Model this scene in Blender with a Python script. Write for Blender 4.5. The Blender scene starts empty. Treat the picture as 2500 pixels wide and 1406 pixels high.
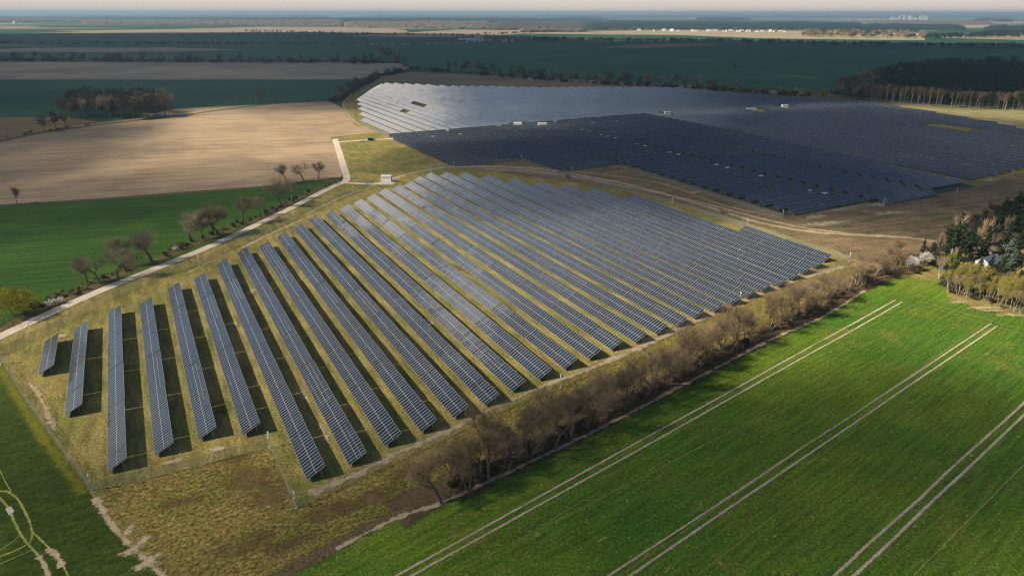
import bpy, math, random
import numpy as np
from mathutils import Vector, Matrix
from mathutils.geometry import tessellate_polygon

SC = bpy.context.scene
COL = SC.collection
rnd = random.Random(7)
R = math.radians

# ---------------------------------------------------------------- camera
FPX, CXP, CYP, CAMH = 1667.0, 1250.0, 703.0, 85.0        # focal length and centre in photo pixels, height in m
PITCH = math.atan((CYP - 32) / FPX); ROLL = math.atan(3 / 2500)
def cam_axes():
    cp, sp = math.cos(PITCH), math.sin(PITCH)
    r0, u0, f0 = Vector((1, 0, 0)), Vector((0, sp, cp)), Vector((0, cp, -sp))
    c, s = math.cos(ROLL), math.sin(ROLL)
    return r0 * c + u0 * s, r0 * -s + u0 * c, f0
_r, _u, _f = cam_axes()
cam = bpy.data.cameras.new('camera'); cam_o = bpy.data.objects.new('camera', cam); COL.objects.link(cam_o)
mw = Matrix((( _r.x, _u.x, -_f.x, 0), (_r.y, _u.y, -_f.y, 0), (_r.z, _u.z, -_f.z, CAMH), (0, 0, 0, 1)))
cam_o.matrix_world = mw
cam.sensor_width = 36; cam.sensor_fit = 'HORIZONTAL'; cam.lens = FPX / 2500 * 36
cam.clip_start = 1; cam.clip_end = 120000
SC.camera = cam_o

# ---------------------------------------------------------------- sun, sky, exposure
SUN_EL = R(39.0)
SUN_H = Vector((-0.963, -0.2685, 0))                      # horizontal direction towards the sun
sun_dir = (SUN_H * math.cos(SUN_EL) + Vector((0, 0, math.sin(SUN_EL)))).normalized()
sl = bpy.data.lights.new('sun', 'SUN'); sl.energy = 5.0; sl.angle = R(0.53); sl.color = (1.0, 0.88, 0.68)
so = bpy.data.objects.new('sun', sl); COL.objects.link(so); so.location = (0, 0, 500)
so.rotation_euler = (-sun_dir).to_track_quat('-Z', 'Y').to_euler()

w = bpy.data.worlds.new('World'); SC.world = w; w.use_nodes = True
wn, wl = w.node_tree.nodes, w.node_tree.links
bg = wn['Background']; bg.inputs['Strength'].default_value = 1.0
def N(nt, typ, **kw):
    n = nt.nodes.new(typ)
    for k, v in kw.items():
        if hasattr(n, k): setattr(n, k, v)
    return n
def mathn(nt, op, a, b=None, c=None, clamp=False):
    n = nt.nodes.new('ShaderNodeMath'); n.operation = op; n.use_clamp = clamp
    for i, x in enumerate((a, b, c)):
        if x is None: continue
        if isinstance(x, (int, float)): n.inputs[i].default_value = x
        else: nt.links.new(x, n.inputs[i])
    return n.outputs[0]
def vmath(nt, op, a, b=None):
    n = nt.nodes.new('ShaderNodeVectorMath'); n.operation = op
    for i, x in enumerate((a, b)):
        if x is None: continue
        if isinstance(x, (tuple, list, Vector)): n.inputs[i].default_value = tuple(x)
        else: nt.links.new(x, n.inputs[i])
    return n.outputs['Value'] if op in ('DOT_PRODUCT', 'LENGTH') else n.outputs[0]
def mixc(nt, f, a, b, mode='MIX'):
    n = nt.nodes.new('ShaderNodeMix'); n.data_type = 'RGBA'; n.blend_type = mode
    for i, x in ((0, f), (6, a), (7, b)):
        if isinstance(x, (int, float)): n.inputs[i].default_value = x
        elif isinstance(x, (tuple, list)): n.inputs[i].default_value = (*x[:3], 1)
        else: nt.links.new(x, n.inputs[i])
    return n.outputs[2]
def noise(nt, vec, scale, detail=3, rough=0.55, dist=0.0, dim='3D'):
    n = nt.nodes.new('ShaderNodeTexNoise'); n.noise_dimensions = dim
    n.inputs['Scale'].default_value = scale; n.inputs['Detail'].default_value = detail
    n.inputs['Roughness'].default_value = rough; n.inputs['Distortion'].default_value = dist
    if vec is not None: nt.links.new(vec, n.inputs['Vector'])
    return n.outputs['Fac']
def sstep(nt, x, lo, hi, a=0.0, b=1.0):
    n = nt.nodes.new('ShaderNodeMapRange'); n.interpolation_type = 'SMOOTHSTEP'
    nt.links.new(x, n.inputs['Value'])
    for k, v in (('From Min', lo), ('From Max', hi), ('To Min', a), ('To Max', b)): n.inputs[k].default_value = v
    return n.outputs['Result']
nt = w.node_tree
sky = N(nt, 'ShaderNodeTexSky', sky_type='NISHITA'); sky.sun_disc = False
sky.sun_elevation = SUN_EL; sky.sun_rotation = math.atan2(SUN_H.x, SUN_H.y) % (2 * math.pi)
sky.air_density = 1.0; sky.dust_density = 0.6; sky.ozone_density = 2.0
SKY = 0.040
skyc = vmath(nt, 'MULTIPLY', sky.outputs[0], (SKY * 0.80, SKY * 1.0, SKY * 1.18))
tc = N(nt, 'ShaderNodeTexCoord'); dirv = tc.outputs['Generated']
sx = N(nt, 'ShaderNodeSeparateXYZ'); nt.links.new(dirv, sx.inputs[0]); zz = sx.outputs['Z']
# broken clouds in the sky: noise laid on a flat layer far above
den = mathn(nt, 'ADD', mathn(nt, 'MAXIMUM', zz, 0.0), 0.16)
lay = N(nt, 'ShaderNodeCombineXYZ')
nt.links.new(mathn(nt, 'DIVIDE', sx.outputs['X'], den), lay.inputs[0]); nt.links.new(mathn(nt, 'DIVIDE', sx.outputs['Y'], den), lay.inputs[1])
nz = noise(nt, lay.outputs[0], 0.9, 7, 0.6, 0.3)
cm = sstep(nt, nz, 0.50, 0.66)
def lobe(dx, dy, dz, width):                              # soft spot in the sky; bright ones added for the panels to mirror
    d = Vector((dx, dy, dz)).normalized()
    return sstep(nt, vmath(nt, 'DOT_PRODUCT', dirv, d), math.cos(R(width)), math.cos(R(width * 0.25)))
def azel(az, el): return (math.sin(R(az)) * math.cos(R(el)), math.cos(R(az)) * math.cos(R(el)), math.sin(R(el)))
b1 = mathn(nt, 'MULTIPLY', lobe(*azel(-26, 16), 11), sstep(nt, nz, 0.30, 0.62))
b2 = mathn(nt, 'MAXIMUM', lobe(*azel(-30.5, 23), 3.6), lobe(*azel(-37, 32.5), 4.6))
b3 = mathn(nt, 'MULTIPLY', lobe(*azel(-66, 14), 16), sstep(nt, nz, 0.30, 0.60))
b4 = mathn(nt, 'MULTIPLY', lobe(*azel(-17, 28.5), 18), sstep(nt, nz, 0.30, 0.60, 0.35, 1.0))
zen = lobe(0, 0.2, 1.0, 62)
cm = mathn(nt, 'MULTIPLY', cm, mathn(nt, 'SUBTRACT', 1.0, mathn(nt, 'MULTIPLY', zen, 0.85)))
c1 = mixc(nt, mathn(nt, 'MULTIPLY', cm, 0.75), skyc, (0.30, 0.34, 0.40))
c1 = mixc(nt, b4, c1, (0.50, 0.64, 0.82)); c1 = mixc(nt, b3, c1, (0.42, 0.41, 0.39)); c1 = mixc(nt, b1, c1, (3.3, 2.9, 2.45)); c1 = mixc(nt, b2, c1, (1.6, 1.5, 1.38))
hz = sstep(nt, zz, 0.02, 0.14, 1.0, 0.0)
c1 = mixc(nt, hz, c1, mixc(nt, noise(nt, dirv, 2.0, 2), (0.61, 0.54, 0.465), (0.655, 0.585, 0.51)))
nt.links.new(c1, bg.inputs['Color'])
SC.view_settings.view_transform = 'Standard'; SC.view_settings.look = 'None'
SC.view_settings.exposure = 0.42; SC.view_settings.gamma = 1.0
SC.cycles.use_denoising = True; SC.cycles.pixel_filter_type = 'BLACKMAN_HARRIS'; SC.cycles.filter_width = 1.25
try: SC.cycles.denoiser = 'OPENIMAGEDENOISE'
except Exception: pass
SC.cycles.max_bounces = 5; SC.cycles.diffuse_bounces = 2; SC.cycles.glossy_bounces = 2
SC.cycles.transparent_max_bounces = 12; SC.cycles.volume_bounces = 0; SC.cycles.transmission_bounces = 2
SC.cycles.caustics_reflective = False; SC.cycles.caustics_refractive = False
SC.cycles.sample_clamp_indirect = 4.0

# ---------------------------------------------------------------- helpers
def at(x, y, z=0.0):
    """photo pixel -> point at height z of the place."""
    u, v = (x - CXP) / FPX, -(y - CYP) / FPX
    d = _f + _r * u + _u * v
    t = (CAMH - z) / -d.z
    return Vector((d.x * t, d.y * t, z))
RD = Vector((math.sin(R(-28.65)), math.cos(R(-28.65)), 0)); PD = Vector((RD.y, -RD.x, 0))
def sp(s, p, z=0.0): q = RD * s + PD * p; q.z = z; return q
def ts(v): return v.dot(RD), v.dot(PD)
def tag(o, label=None, cat=None, group=None, kind=None):
    if label: o['label'] = label
    if cat: o['category'] = cat
    if group: o['group'] = group
    if kind: o['kind'] = kind
    return o
def empty(name, loc=(0, 0, 0), rz=0.0):
    o = bpy.data.objects.new(name, None); COL.objects.link(o); o.location = loc; o.rotation_euler = (0, 0, rz)
    o.empty_display_size = 0.5
    return o
def mesh(name, V, F, mats, mi=None, uv=None, smooth=False):
    m = bpy.data.meshes.new(name); m.from_pydata([tuple(v) for v in V], [], F)
    for k in (mats if isinstance(mats, (list, tuple)) else [mats]): m.materials.append(k)
    if mi is not None: m.polygons.foreach_set('material_index', mi)
    if uv is not None:
        l = m.uv_layers.new(name='UVMap'); l.data.foreach_set('uv', [c for p in uv for c in p])
    if smooth: m.polygons.foreach_set('use_smooth', [True] * len(m.polygons))
    m.update(); return m
def obj(name, me, parent=None, loc=None, rot=None):
    o = bpy.data.objects.new(name, me); COL.objects.link(o)
    if parent is not None: o.parent = parent
    if loc is not None: o.location = loc
    if rot is not None: o.rotation_euler = rot
    return o
class MB:
    """collects simple solids into one mesh"""
    def __init__(s): s.v, s.f, s.m = [], [], []
    def add(s, V, F, mi=0):
        b = len(s.v); s.v += [tuple(v) for v in V]; s.f += [tuple(b + i for i in f) for f in F]; s.m += [mi] * len(F); return s
    def box(s, c, d, rz=0.0, mi=0, M=None):
        V = []
        for z in (-1, 1):
            for y in (-1, 1):
                for x in (-1, 1):
                    p = Vector((x * d[0] / 2, y * d[1] / 2, z * d[2] / 2))
                    if M is not None: p = M @ p
                    elif rz: p = Vector((p.x * math.cos(rz) - p.y * math.sin(rz), p.x * math.sin(rz) + p.y * math.cos(rz), p.z))
                    V.append(p + Vector(c))
        return s.add(V, [(0, 2, 3, 1), (4, 5, 7, 6), (0, 1, 5, 4), (2, 6, 7, 3), (0, 4, 6, 2), (1, 3, 7, 5)], mi)
    def tube(s, a, b, ra, rb=None, n=5, mi=0, cap=True):
        a, b = Vector(a), Vector(b); rb = ra if rb is None else rb
        d = (b - a); 
        if d.length < 1e-6: return s
        d.normalize(); u = d.orthogonal().normalized(); v = d.cross(u); V = []
        for q, r in ((a, ra), (b, rb)):
            for i in range(n):
                t = 2 * math.pi * i / n; V.append(q + u * (r * math.cos(t)) + v * (r * math.sin(t)))
        F = [(i, (i + 1) % n, n + (i + 1) % n, n + i) for i in range(n)]
        if cap: F += [tuple(range(n - 1, -1, -1)), tuple(range(n, 2 * n))]
        return s.add(V, F, mi)
    def sphere(s, c, r, mi=0, n=8, k=5, sc=(1, 1, 1)):
        V = [(c[0], c[1], c[2] - r * sc[2])]; F = []
        for j in range(1, k):
            t = -math.pi / 2 + math.pi * j / k
            for i in range(n):
                a = 2 * math.pi * i / n
                V.append((c[0] + r * sc[0] * math.cos(t) * math.cos(a), c[1] + r * sc[1] * math.cos(t) * math.sin(a), c[2] + r * sc[2] * math.sin(t)))
        V.append((c[0], c[1], c[2] + r * sc[2])); L = len(V) - 1
        for i in range(n): F.append((0, 1 + (i + 1) % n, 1 + i))
        for j in range(k - 2):
            for i in range(n):
                a = 1 + j * n + i; b = 1 + j * n + (i + 1) % n; F.append((a, b, b + n, a + n))
        for i in range(n): F.append((1 + (k - 2) * n + i, 1 + (k - 2) * n + (i + 1) % n, L))
        return s.add(V, F, mi)
    def mesh(s, name, mats, smooth=False): return mesh(name, s.v, s.f, mats, s.m, smooth=smooth)
    def build(s, name, mats, parent=None, loc=None, rot=None, smooth=False):
        return obj(name, s.mesh(name, mats, smooth), parent, loc, rot)
_ORD = 'zeroth first second third fourth fifth sixth seventh eighth ninth tenth eleventh twelfth thirteenth fourteenth fifteenth sixteenth seventeenth eighteenth nineteenth'.split()
_TENS = {2: 'twent', 3: 'thirt', 4: 'fort', 5: 'fift', 6: 'sixt', 7: 'sevent', 8: 'eight', 9: 'ninet'}
def nth(n):
    if n < 20: return _ORD[n]
    t, u = divmod(n, 10)
    return _TENS[t] + ('ieth' if u == 0 else 'y-' + _ORD[u])

# ---------------------------------------------------------------- materials
def principled(name, col=(0.5, 0.5, 0.5), rough=0.8, metal=0.0, spec=0.3):
    m = bpy.data.materials.new(name); m.use_nodes = True
    b = m.node_tree.nodes['Principled BSDF']
    b.inputs['Base Color'].default_value = (*col, 1); b.inputs['Roughness'].default_value = rough
    b.inputs['Metallic'].default_value = metal; b.inputs['Specular IOR Level'].default_value = spec
    return m, m.node_tree, b
def mat_plain(name, col, rough=0.8, metal=0.0, spec=0.3, var=0.15, scale=1.5):
    m, nt, b = principled(name, col, rough, metal, spec)
    g = N(nt, 'ShaderNodeNewGeometry')
    f = noise(nt, g.outputs['Position'], scale, 4)
    c = mixc(nt, f, tuple(x * (1 - var) for x in col), tuple(min(1, x * (1 + var)) for x in col))
    nt.links.new(c, b.inputs['Base Color']); return m
def mat_leaf(name, a, b_, hue=0.5, transl=0.0):
    """foliage or twigs: tone differs from tree to tree and from clump to clump"""
    m, nt, b = principled(name, a, 0.9, 0, 0.05)
    oi = N(nt, 'ShaderNodeObjectInfo'); g = N(nt, 'ShaderNodeNewGeometry')
    f = noise(nt, g.outputs['Position'], 0.45, 3, 0.6)
    f2 = sstep(nt, f, 0.35, 0.65)
    x = mathn(nt, 'ADD', mathn(nt, 'MULTIPLY', f2, 1 - hue), mathn(nt, 'MULTIPLY', oi.outputs['Random'], hue), clamp=True)
    c = mixc(nt, x, a, b_)
    nt.links.new(c, b.inputs['Base Color'])
    if transl:
        t = N(nt, 'ShaderNodeBsdfTranslucent'); nt.links.new(c, t.inputs['Color'])
        mx = N(nt, 'ShaderNodeMixShader'); mx.inputs[0].default_value = transl
        nt.links.new(b.outputs[0], mx.inputs[1]); nt.links.new(t.outputs[0], mx.inputs[2])
        nt.links.new(mx.outputs[0], nt.nodes['Material Output'].inputs[0])
    return m
def ground_mat(name, a, b_, c_=None, big=60, mid=7, fine=0.7, ang=None, stretch=14, wid=1.4, streak=0.5, contrast=0.35,
               sand=None, sand_scale=9, sand_lo=0.66, sand_hi=0.75, bump=0.25, fleck=None, fleck_lo=0.72, alpha=None):
    """soil, grass and crops: patches, mottling, drill rows along ang (degrees from +Y), bare spots"""
    m, nt, b = principled(name, a, 0.95, 0, 0.1)
    g = N(nt, 'ShaderNodeNewGeometry'); P = g.outputs['Position']
    fb = sstep(nt, noise(nt, P, 1 / big, 4, 0.55, 0.4), 0.35, 0.65)
    fm = sstep(nt, noise(nt, P, 1 / mid, 5, 0.6), 0.3, 0.7)
    ff = noise(nt, P, 1 / fine, 3, 0.7)
    c = mixc(nt, fb, a, b_)
    if c_ is not None: c = mixc(nt, mathn(nt, 'MULTIPLY', fm, 0.65), c, c_)
    if ang is not None:
        d = (math.sin(R(ang)), math.cos(R(ang)), 0); n_ = (d[1], -d[0], 0)
        cb = N(nt, 'ShaderNodeCombineXYZ')
        nt.links.new(mathn(nt, 'MULTIPLY', vmath(nt, 'DOT_PRODUCT', P, d), 1 / (wid * stretch)), cb.inputs[0])
        nt.links.new(mathn(nt, 'MULTIPLY', vmath(nt, 'DOT_PRODUCT', P, n_), 1 / wid), cb.inputs[1])
        fs = noise(nt, cb.outputs[0], 1.0, 4, 0.7)
        k = sstep(nt, fs, 0.3, 0.7, 1 - streak, 1 + streak)
        c = mixc(nt, 1.0, c, k, 'MULTIPLY')
    if sand is not None:
        cs = mathn(nt, 'ADD', noise(nt, P, 1 / sand_scale, 6, 0.7), mathn(nt, 'MULTIPLY', mathn(nt, 'SUBTRACT', ff, 0.5), 0.18))
        c = mixc(nt, sstep(nt, cs, sand_lo, sand_hi), c, sand)
    if fleck is not None:
        c = mixc(nt, sstep(nt, noise(nt, P, 1 / (fine * 1.6), 4, 0.75), fleck_lo, fleck_lo + 0.1), c, fleck)
    k = sstep(nt, ff, 0.25, 0.75, 1 - contrast, 1 + contrast)
    c = mixc(nt, 1.0, c, k, 'MULTIPLY')
    nt.links.new(c, b.inputs['Base Color'])
    if bump:
        bn = N(nt, 'ShaderNodeBump'); bn.inputs['Strength'].default_value = bump; bn.inputs['Distance'].default_value = 0.35
        nt.links.new(ff, bn.inputs['Height']); nt.links.new(bn.outputs[0], b.inputs['Normal'])
    if alpha is not None:                                  # ragged edge: uv.y runs 0 at the rim to 1 inside
        uvn = N(nt, 'ShaderNodeUVMap'); sp_ = N(nt, 'ShaderNodeSeparateXYZ'); nt.links.new(uvn.outputs[0], sp_.inputs[0])
        n1 = noise(nt, P, 1 / alpha[0], 6, 0.72)
        e = mathn(nt, 'ADD', sp_.outputs[1], mathn(nt, 'MULTIPLY', mathn(nt, 'SUBTRACT', n1, 0.5), alpha[1]))
        al = sstep(nt, e, alpha[2], alpha[3])
        nt.links.new(mathn(nt, 'MULTIPLY', al, sstep(nt, sp_.outputs[1], 0.0, 0.12)), b.inputs['Alpha'])
    return m
# ---------------------------------------------------------------- ground sheets
def sheet(name, pts, z, m, kind='structure', label=None, cat=None):
    P = [Vector((p.x, p.y, z)) for p in pts]
    tri = tessellate_polygon([P])
    F = []
    for t in tri:
        a, b, c = (P[i] for i in t)
        F.append(tuple(t) if (b - a).cross(c - a).z > 0 else tuple(reversed(t)))
    return tag(obj(name, mesh(name, P, F, m)), label, cat, kind=kind)
def px(*pts): return [at(*p) for p in pts]
def smooth(P, k=6):
    out = []
    for i in range(len(P) - 1):
        p0, p1, p2, p3 = P[max(i - 1, 0)], P[i], P[i + 1], P[min(i + 2, len(P) - 1)]
        for j in range(k):
            t = j / k
            out.append(0.5 * ((2 * p1) + (p2 - p0) * t + (2 * p0 - 5 * p1 + 4 * p2 - p3) * t * t + (3 * p1 - p0 - 3 * p2 + p3) * t ** 3))
    return out + [P[-1]]
def ribbon_data(path, width, z, k=6):
    P = smooth([Vector((p.x, p.y, 0)) for p in path], k); V, F, U = [], [], []; L = 0
    for i, p in enumerate(P):
        d = (P[min(i + 1, len(P) - 1)] - P[max(i - 1, 0)]); d.normalize(); n = Vector((d.y, -d.x, 0))
        wd = width if not callable(width) else width(i / (len(P) - 1))
        for s in (-1, 0, 1): V.append(p + n * (s * wd / 2) + Vector((0, 0, z)))
        if i: L += (p - P[i - 1]).length
    for i in range(len(P) - 1):
        for j in (0, 1):
            a = 3 * i + j; F.append((a + 1, a, a + 3, a + 4))
            ya, yb = (0, 1) if j == 0 else (1, 0)
            U += [(0, yb), (0, ya), (0, ya), (0, yb)]
    F2 = []
    for f in F:
        a, b, c = (V[i] for i in f[:3]); F2.append(f)
    return V, F, U
def ribbon(name, path, width, z, m, k=6, **kw):
    V, F, U = ribbon_data(path, width, z, k)
    return tag(obj(name, mesh(name, V, F, m, uv=U)), kind='structure', **kw)
def blobs(name, lst, z, m, **kw):
    """ragged patches: (centre, rx, ry, rot)"""
    V, F, U = [], [], []
    for n_, (c, rx, ry, rot) in enumerate(lst):
        b = len(V); K = 20; V.append(Vector((c.x, c.y, z + 0.0007 * n_))); ca, sa = math.cos(rot), math.sin(rot)
        for i in range(K):
            a = 2 * math.pi * i / K; x, y = rx * math.cos(a), ry * math.sin(a)
            V.append(Vector((c.x + x * ca - y * sa, c.y + x * sa + y * ca, z + 0.0007 * n_)))
        for i in range(K): F.append((b, b + 1 + i, b + 1 + (i + 1) % K)); U += [(0, 1), (0, 0), (0, 0)]
    return tag(obj(name, mesh(name, V, F, m, uv=U)), kind='structure', **kw)

TRAM = 51.3
def _ip(x, pts):
    for (a, fa), (b, fb) in zip(pts, pts[1:]):
        if x <= b: return fa + (fb - fa) * (x - a) / (b - a)
    return pts[-1][1]
# far countryside: a patchwork of fields
def far_mat():
    m, nt, b = principled('countryside', (0.05, 0.09, 0.04), 0.95, 0, 0.05)
    g = N(nt, 'ShaderNodeNewGeometry'); P = g.outputs['Position']
    mp = N(nt, 'ShaderNodeMapping'); nt.links.new(P, mp.inputs[0]); mp.inputs['Rotation'].default_value = (0, 0, 0.35); mp.inputs['Scale'].default_value = (1 / 1500, 1 / 560, 0)
    v = N(nt, 'ShaderNodeTexVoronoi'); v.voronoi_dimensions = '2D'; nt.links.new(mp.outputs[0], v.inputs['Vector']); v.inputs['Randomness'].default_value = 0.9; v.inputs['Scale'].default_value = 1.0
    s = N(nt, 'ShaderNodeSeparateColor'); nt.links.new(v.outputs['Color'], s.inputs[0])
    cr = N(nt, 'ShaderNodeValToRGB'); cr.color_ramp.interpolation = 'CONSTANT'
    el = cr.color_ramp.elements; cols = [(0.0, (0.035, 0.095, 0.05)), (0.42, (0.36, 0.29, 0.20)), (0.62, (0.045, 0.11, 0.055)), (0.74, (0.26, 0.20, 0.13)), (0.86, (0.11, 0.17, 0.06))]
    el[0].position = 0; el[0].color = (*cols[0][1], 1); el[1].position = cols[1][0]; el[1].color = (*cols[1][1], 1)
    for p_, c_ in cols[2:]: e = el.new(p_); e.color = (*c_, 1)
    nt.links.new(s.outputs[0], cr.inputs[0])
    k = sstep(nt, noise(nt, P, 1 / 90, 5, 0.6), 0.3, 0.7, 0.8, 1.2)
    nt.links.new(mixc(nt, 1.0, cr.outputs[0], k, 'MULTIPLY'), b.inputs['Base Color']); return m
M_far = far_mat()
M_wheat = ground_mat('young_wheat', (0.066, 0.165, 0.014), (0.150, 0.240, 0.017), (0.095, 0.150, 0.018), big=48, mid=20, fine=0.55, ang=TRAM, stretch=16, wid=0.9, streak=0.30, contrast=0.45, sand=(0.24, 0.21, 0.04), sand_scale=14, sand_lo=0.50, sand_hi=0.84, fleck=(0.36, 0.38, 0.09), fleck_lo=0.59, bump=0.4)
M_wheat2 = ground_mat('meadow_crop', (0.040, 0.070, 0.009), (0.075, 0.105, 0.011), (0.030, 0.055, 0.008), big=30, mid=5, fine=0.8, ang=60, stretch=3, wid=1.5, streak=0.3, contrast=0.4, fleck=(0.16, 0.21, 0.04), fleck_lo=0.68, bump=0.5)
M_green = ground_mat('spring_grass', (0.028, 0.085, 0.011), (0.066, 0.135, 0.012), (0.030, 0.075, 0.012), big=70, mid=14, fine=1.2, ang=76, stretch=16, wid=3.5, streak=0.3, contrast=0.25)
M_green2 = ground_mat('winter_grain', (0.021, 0.100, 0.052), (0.031, 0.122, 0.056), None, big=160, mid=30, fine=3, ang=80, stretch=18, wid=5, streak=0.12, contrast=0.15, bump=0)
M_green3 = ground_mat('winter_grain_dark', (0.015, 0.085, 0.045), (0.024, 0.115, 0.055), None, big=140, mid=30, fine=3, ang=70, stretch=18, wid=5, streak=0.15, contrast=0.15, bump=0)
M_beige = ground_mat('ploughed_soil', (0.40, 0.29, 0.18), (0.28, 0.205, 0.13), (0.46, 0.34, 0.22), big=55, mid=18, fine=1.0, ang=77, stretch=22, wid=3.2, streak=0.26, contrast=0.14)
M_beige2 = ground_mat('pale_fallow', (0.40, 0.32, 0.235), (0.30, 0.24, 0.18), None, big=120, mid=30, fine=2.5, ang=84, stretch=22, wid=8, streak=0.18, contrast=0.10, bump=0)
M_olive = ground_mat('stubble', (0.25, 0.195, 0.12), (0.20, 0.16, 0.10), None, big=80, mid=20, fine=2, ang=66, stretch=18, wid=4, streak=0.15, contrast=0.12, bump=0)
M_farm = ground_mat('dry_grass', (0.33, 0.265, 0.085), (0.165, 0.185, 0.038), (0.25, 0.19, 0.07), big=16, mid=3.5, fine=0.55, ang=-28.65, stretch=5, wid=2.2, streak=0.32, contrast=0.55, sand=(0.46, 0.36, 0.23), sand_scale=8, sand_lo=0.665, sand_hi=0.72, bump=0.6)
M_rough = ground_mat('rough_grass', (0.225, 0.19, 0.050), (0.13, 0.14, 0.028), (0.24, 0.155, 0.055), big=13, mid=3.5, fine=0.7, ang=55, stretch=3, wid=0.7, streak=0.4, contrast=0.7, sand=(0.44, 0.35, 0.21), sand_scale=5, sand_lo=0.68, sand_hi=0.74, bump=0.8)
M_brown = ground_mat('dry_weeds', (0.17, 0.105, 0.045), (0.23, 0.15, 0.065), (0.12, 0.085, 0.035), big=9, mid=2.5, fine=0.6, contrast=0.5, bump=0.8, alpha=(3.5, 1.8, 0.2, 1.2))
M_shrubby = ground_mat('brown_heath', (0.21, 0.15, 0.085), (0.14, 0.12, 0.06), (0.25, 0.17, 0.095), big=22, mid=6, fine=1.2, ang=70, stretch=5, wid=4, streak=0.3, contrast=0.35, sand=(0.40, 0.31, 0.20), sand_scale=16, sand_lo=0.62, sand_hi=0.70)
M_sand = ground_mat('bare_sand', (0.52, 0.42, 0.275), (0.42, 0.335, 0.20), None, big=9, mid=2, fine=0.45, contrast=0.22, bump=0.5, alpha=(2.4, 3.0, 0.30, 0.85))
M_sand2 = ground_mat('sandy_track', (0.50, 0.39, 0.26), (0.36, 0.29, 0.17), None, big=12, mid=3, fine=0.6, contrast=0.25, bump=0.4, alpha=(4.0, 1.6, 0.35, 0.8))
M_tram = ground_mat('wheel_rut', (0.62, 0.52, 0.37), (0.48, 0.40, 0.26), None, big=7, mid=2, fine=0.5, contrast=0.2, bump=0.4, alpha=(1.0, 1.5, 0.05, 0.60))
M_tram2 = ground_mat('flattened_crop', (0.33, 0.34, 0.085), (0.24, 0.28, 0.07), None, big=5, mid=2, fine=0.5, contrast=0.35, bump=0.5, alpha=(1.4, 1.4, 0.35, 0.8))
M_road = ground_mat('gravel_road', (0.72, 0.62, 0.50), (0.60, 0.51, 0.41), None, big=12, mid=3, fine=0.5, contrast=0.12, bump=0.2, alpha=(1.6, 0.35, 0.05, 0.2))
M_verge = ground_mat('scrubby_verge', (0.15, 0.105, 0.055), (0.105, 0.10, 0.035), (0.19, 0.13, 0.07), big=10, mid=2.6, fine=0.6, contrast=0.5, bump=0.9, alpha=(3, 1.2, 0.2, 0.5))
M_conc = mat_plain('concrete', (0.50, 0.47, 0.42), 0.9, var=0.12, scale=0.8)

gr = 45000.0
V, F = [], []
# one ground sheet: rings out to the horizon
rings = [0, 150, 500, 1500, 4000, 9000, 20000, gr]; K = 48; V.append((0, 300, 0))
for r in rings[1:]:
    for i in range(K): a = 2 * math.pi * i / K; V.append((r * math.cos(a), 300 + r * math.sin(a), 0))
for i in range(K): F.append((0, 1 + i, 1 + (i + 1) % K))
for j in range(len(rings) - 2):
    for i in range(K): a = 1 + j * K + i; b = 1 + j * K + (i + 1) % K; F.append((a, a + K, b + K, b))
tag(obj('ground', mesh('ground', V, F, M_far)), kind='structure')

# farm ground (everything round the panel rows)
sheet('grassland', px((-500, 1130), (0, 822), (250, 710), (500, 610), (700, 515), (840, 447), (826, 380), (806, 338), (900, 320), (868, 308), (838, 262), (850, 235), (925, 192), (1000, 176), (1650, 206), (2010, 228), (2180, 245), (2700, 262), (2900, 900), (2500, 1500), (1300, 2600), (-900, 2600)), 0.01, M_farm)
sheet('wheat_field', px((560, 1500), (700, 1400), (870, 1310), (975, 1262), (1070, 1232), (1290, 1132), (1500, 1030), (1740, 905), (1880, 832), (2010, 775), (2110, 712), (2200, 676), (2300, 690), (2318, 735), (2420, 755), (2520, 780), (3000, 860), (3000, 1700), (1800, 2600), (100, 2600)), 0.06, M_wheat)
sheet('crop_field', px((-300, 700), (-3, 888), (60, 985), (140, 1100), (222, 1207), (300, 1310), (395, 1406), (560, 1560), (100, 2600), (-1400, 2600), (-1400, 900)), 0.05, M_wheat2)
sheet('rough_field', px((228, 1203), (440, 1148), (662, 1092), (722, 1240), (1060, 1085), (1370, 932), (1640, 808), (1840, 712), (2075, 642), (2200, 600), (2330, 640), (2200, 680), (2010, 780), (1740, 910), (1290, 1138), (975, 1268), (560, 1500), (395, 1400), (300, 1305)), 0.03, M_rough)
sheet('green_field', px((-700, 600), (0, 508), (210, 494), (420, 477), (640, 460), (832, 437), (838, 445), (700, 512), (500, 607), (250, 706), (0, 815), (-700, 1160)), 0.05, M_green)
sheet('ploughed_field', px((-500, 545), (0, 500), (210, 487), (420, 471), (640, 455), (832, 434), (840, 415), (826, 375), (807, 336), (925, 322), (868, 308), (838, 266), (805, 248), (640, 256), (420, 266), (330, 290), (200, 306), (0, 348), (-500, 420)), 0.055, M_beige)
sheet('stubble_field', px((-500, 412), (0, 343), (120, 318), (250, 300), (160, 285), (0, 287), (-500, 330)), 0.05, ground_mat('ochre_soil', (0.25, 0.17, 0.07), (0.20, 0.15, 0.08), None, big=50, mid=12, fine=2, ang=80, stretch=14, wid=5, streak=0.25, bump=0))
sheet('grain_field', px((-800, 196), (0, 196), (430, 196), (880, 196), (848, 216), (800, 243), (640, 250), (420, 262), (300, 280), (160, 284), (0, 286), (-600, 330)), 0.05, M_green3)
sheet('fallow_field', px((-900, 150), (0, 151), (400, 153), (850, 153), (975, 156), (1000, 166), (930, 192), (880, 195), (0, 195), (-900, 195)), 0.05, M_beige2)
sheet('fallow_strip', px((925, 192), (1000, 176), (1200, 184), (1420, 196), (1650, 208), (1800, 222), (1650, 214), (1450, 216), (1200, 214), (1000, 210)), 0.03, M_olive)
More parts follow.
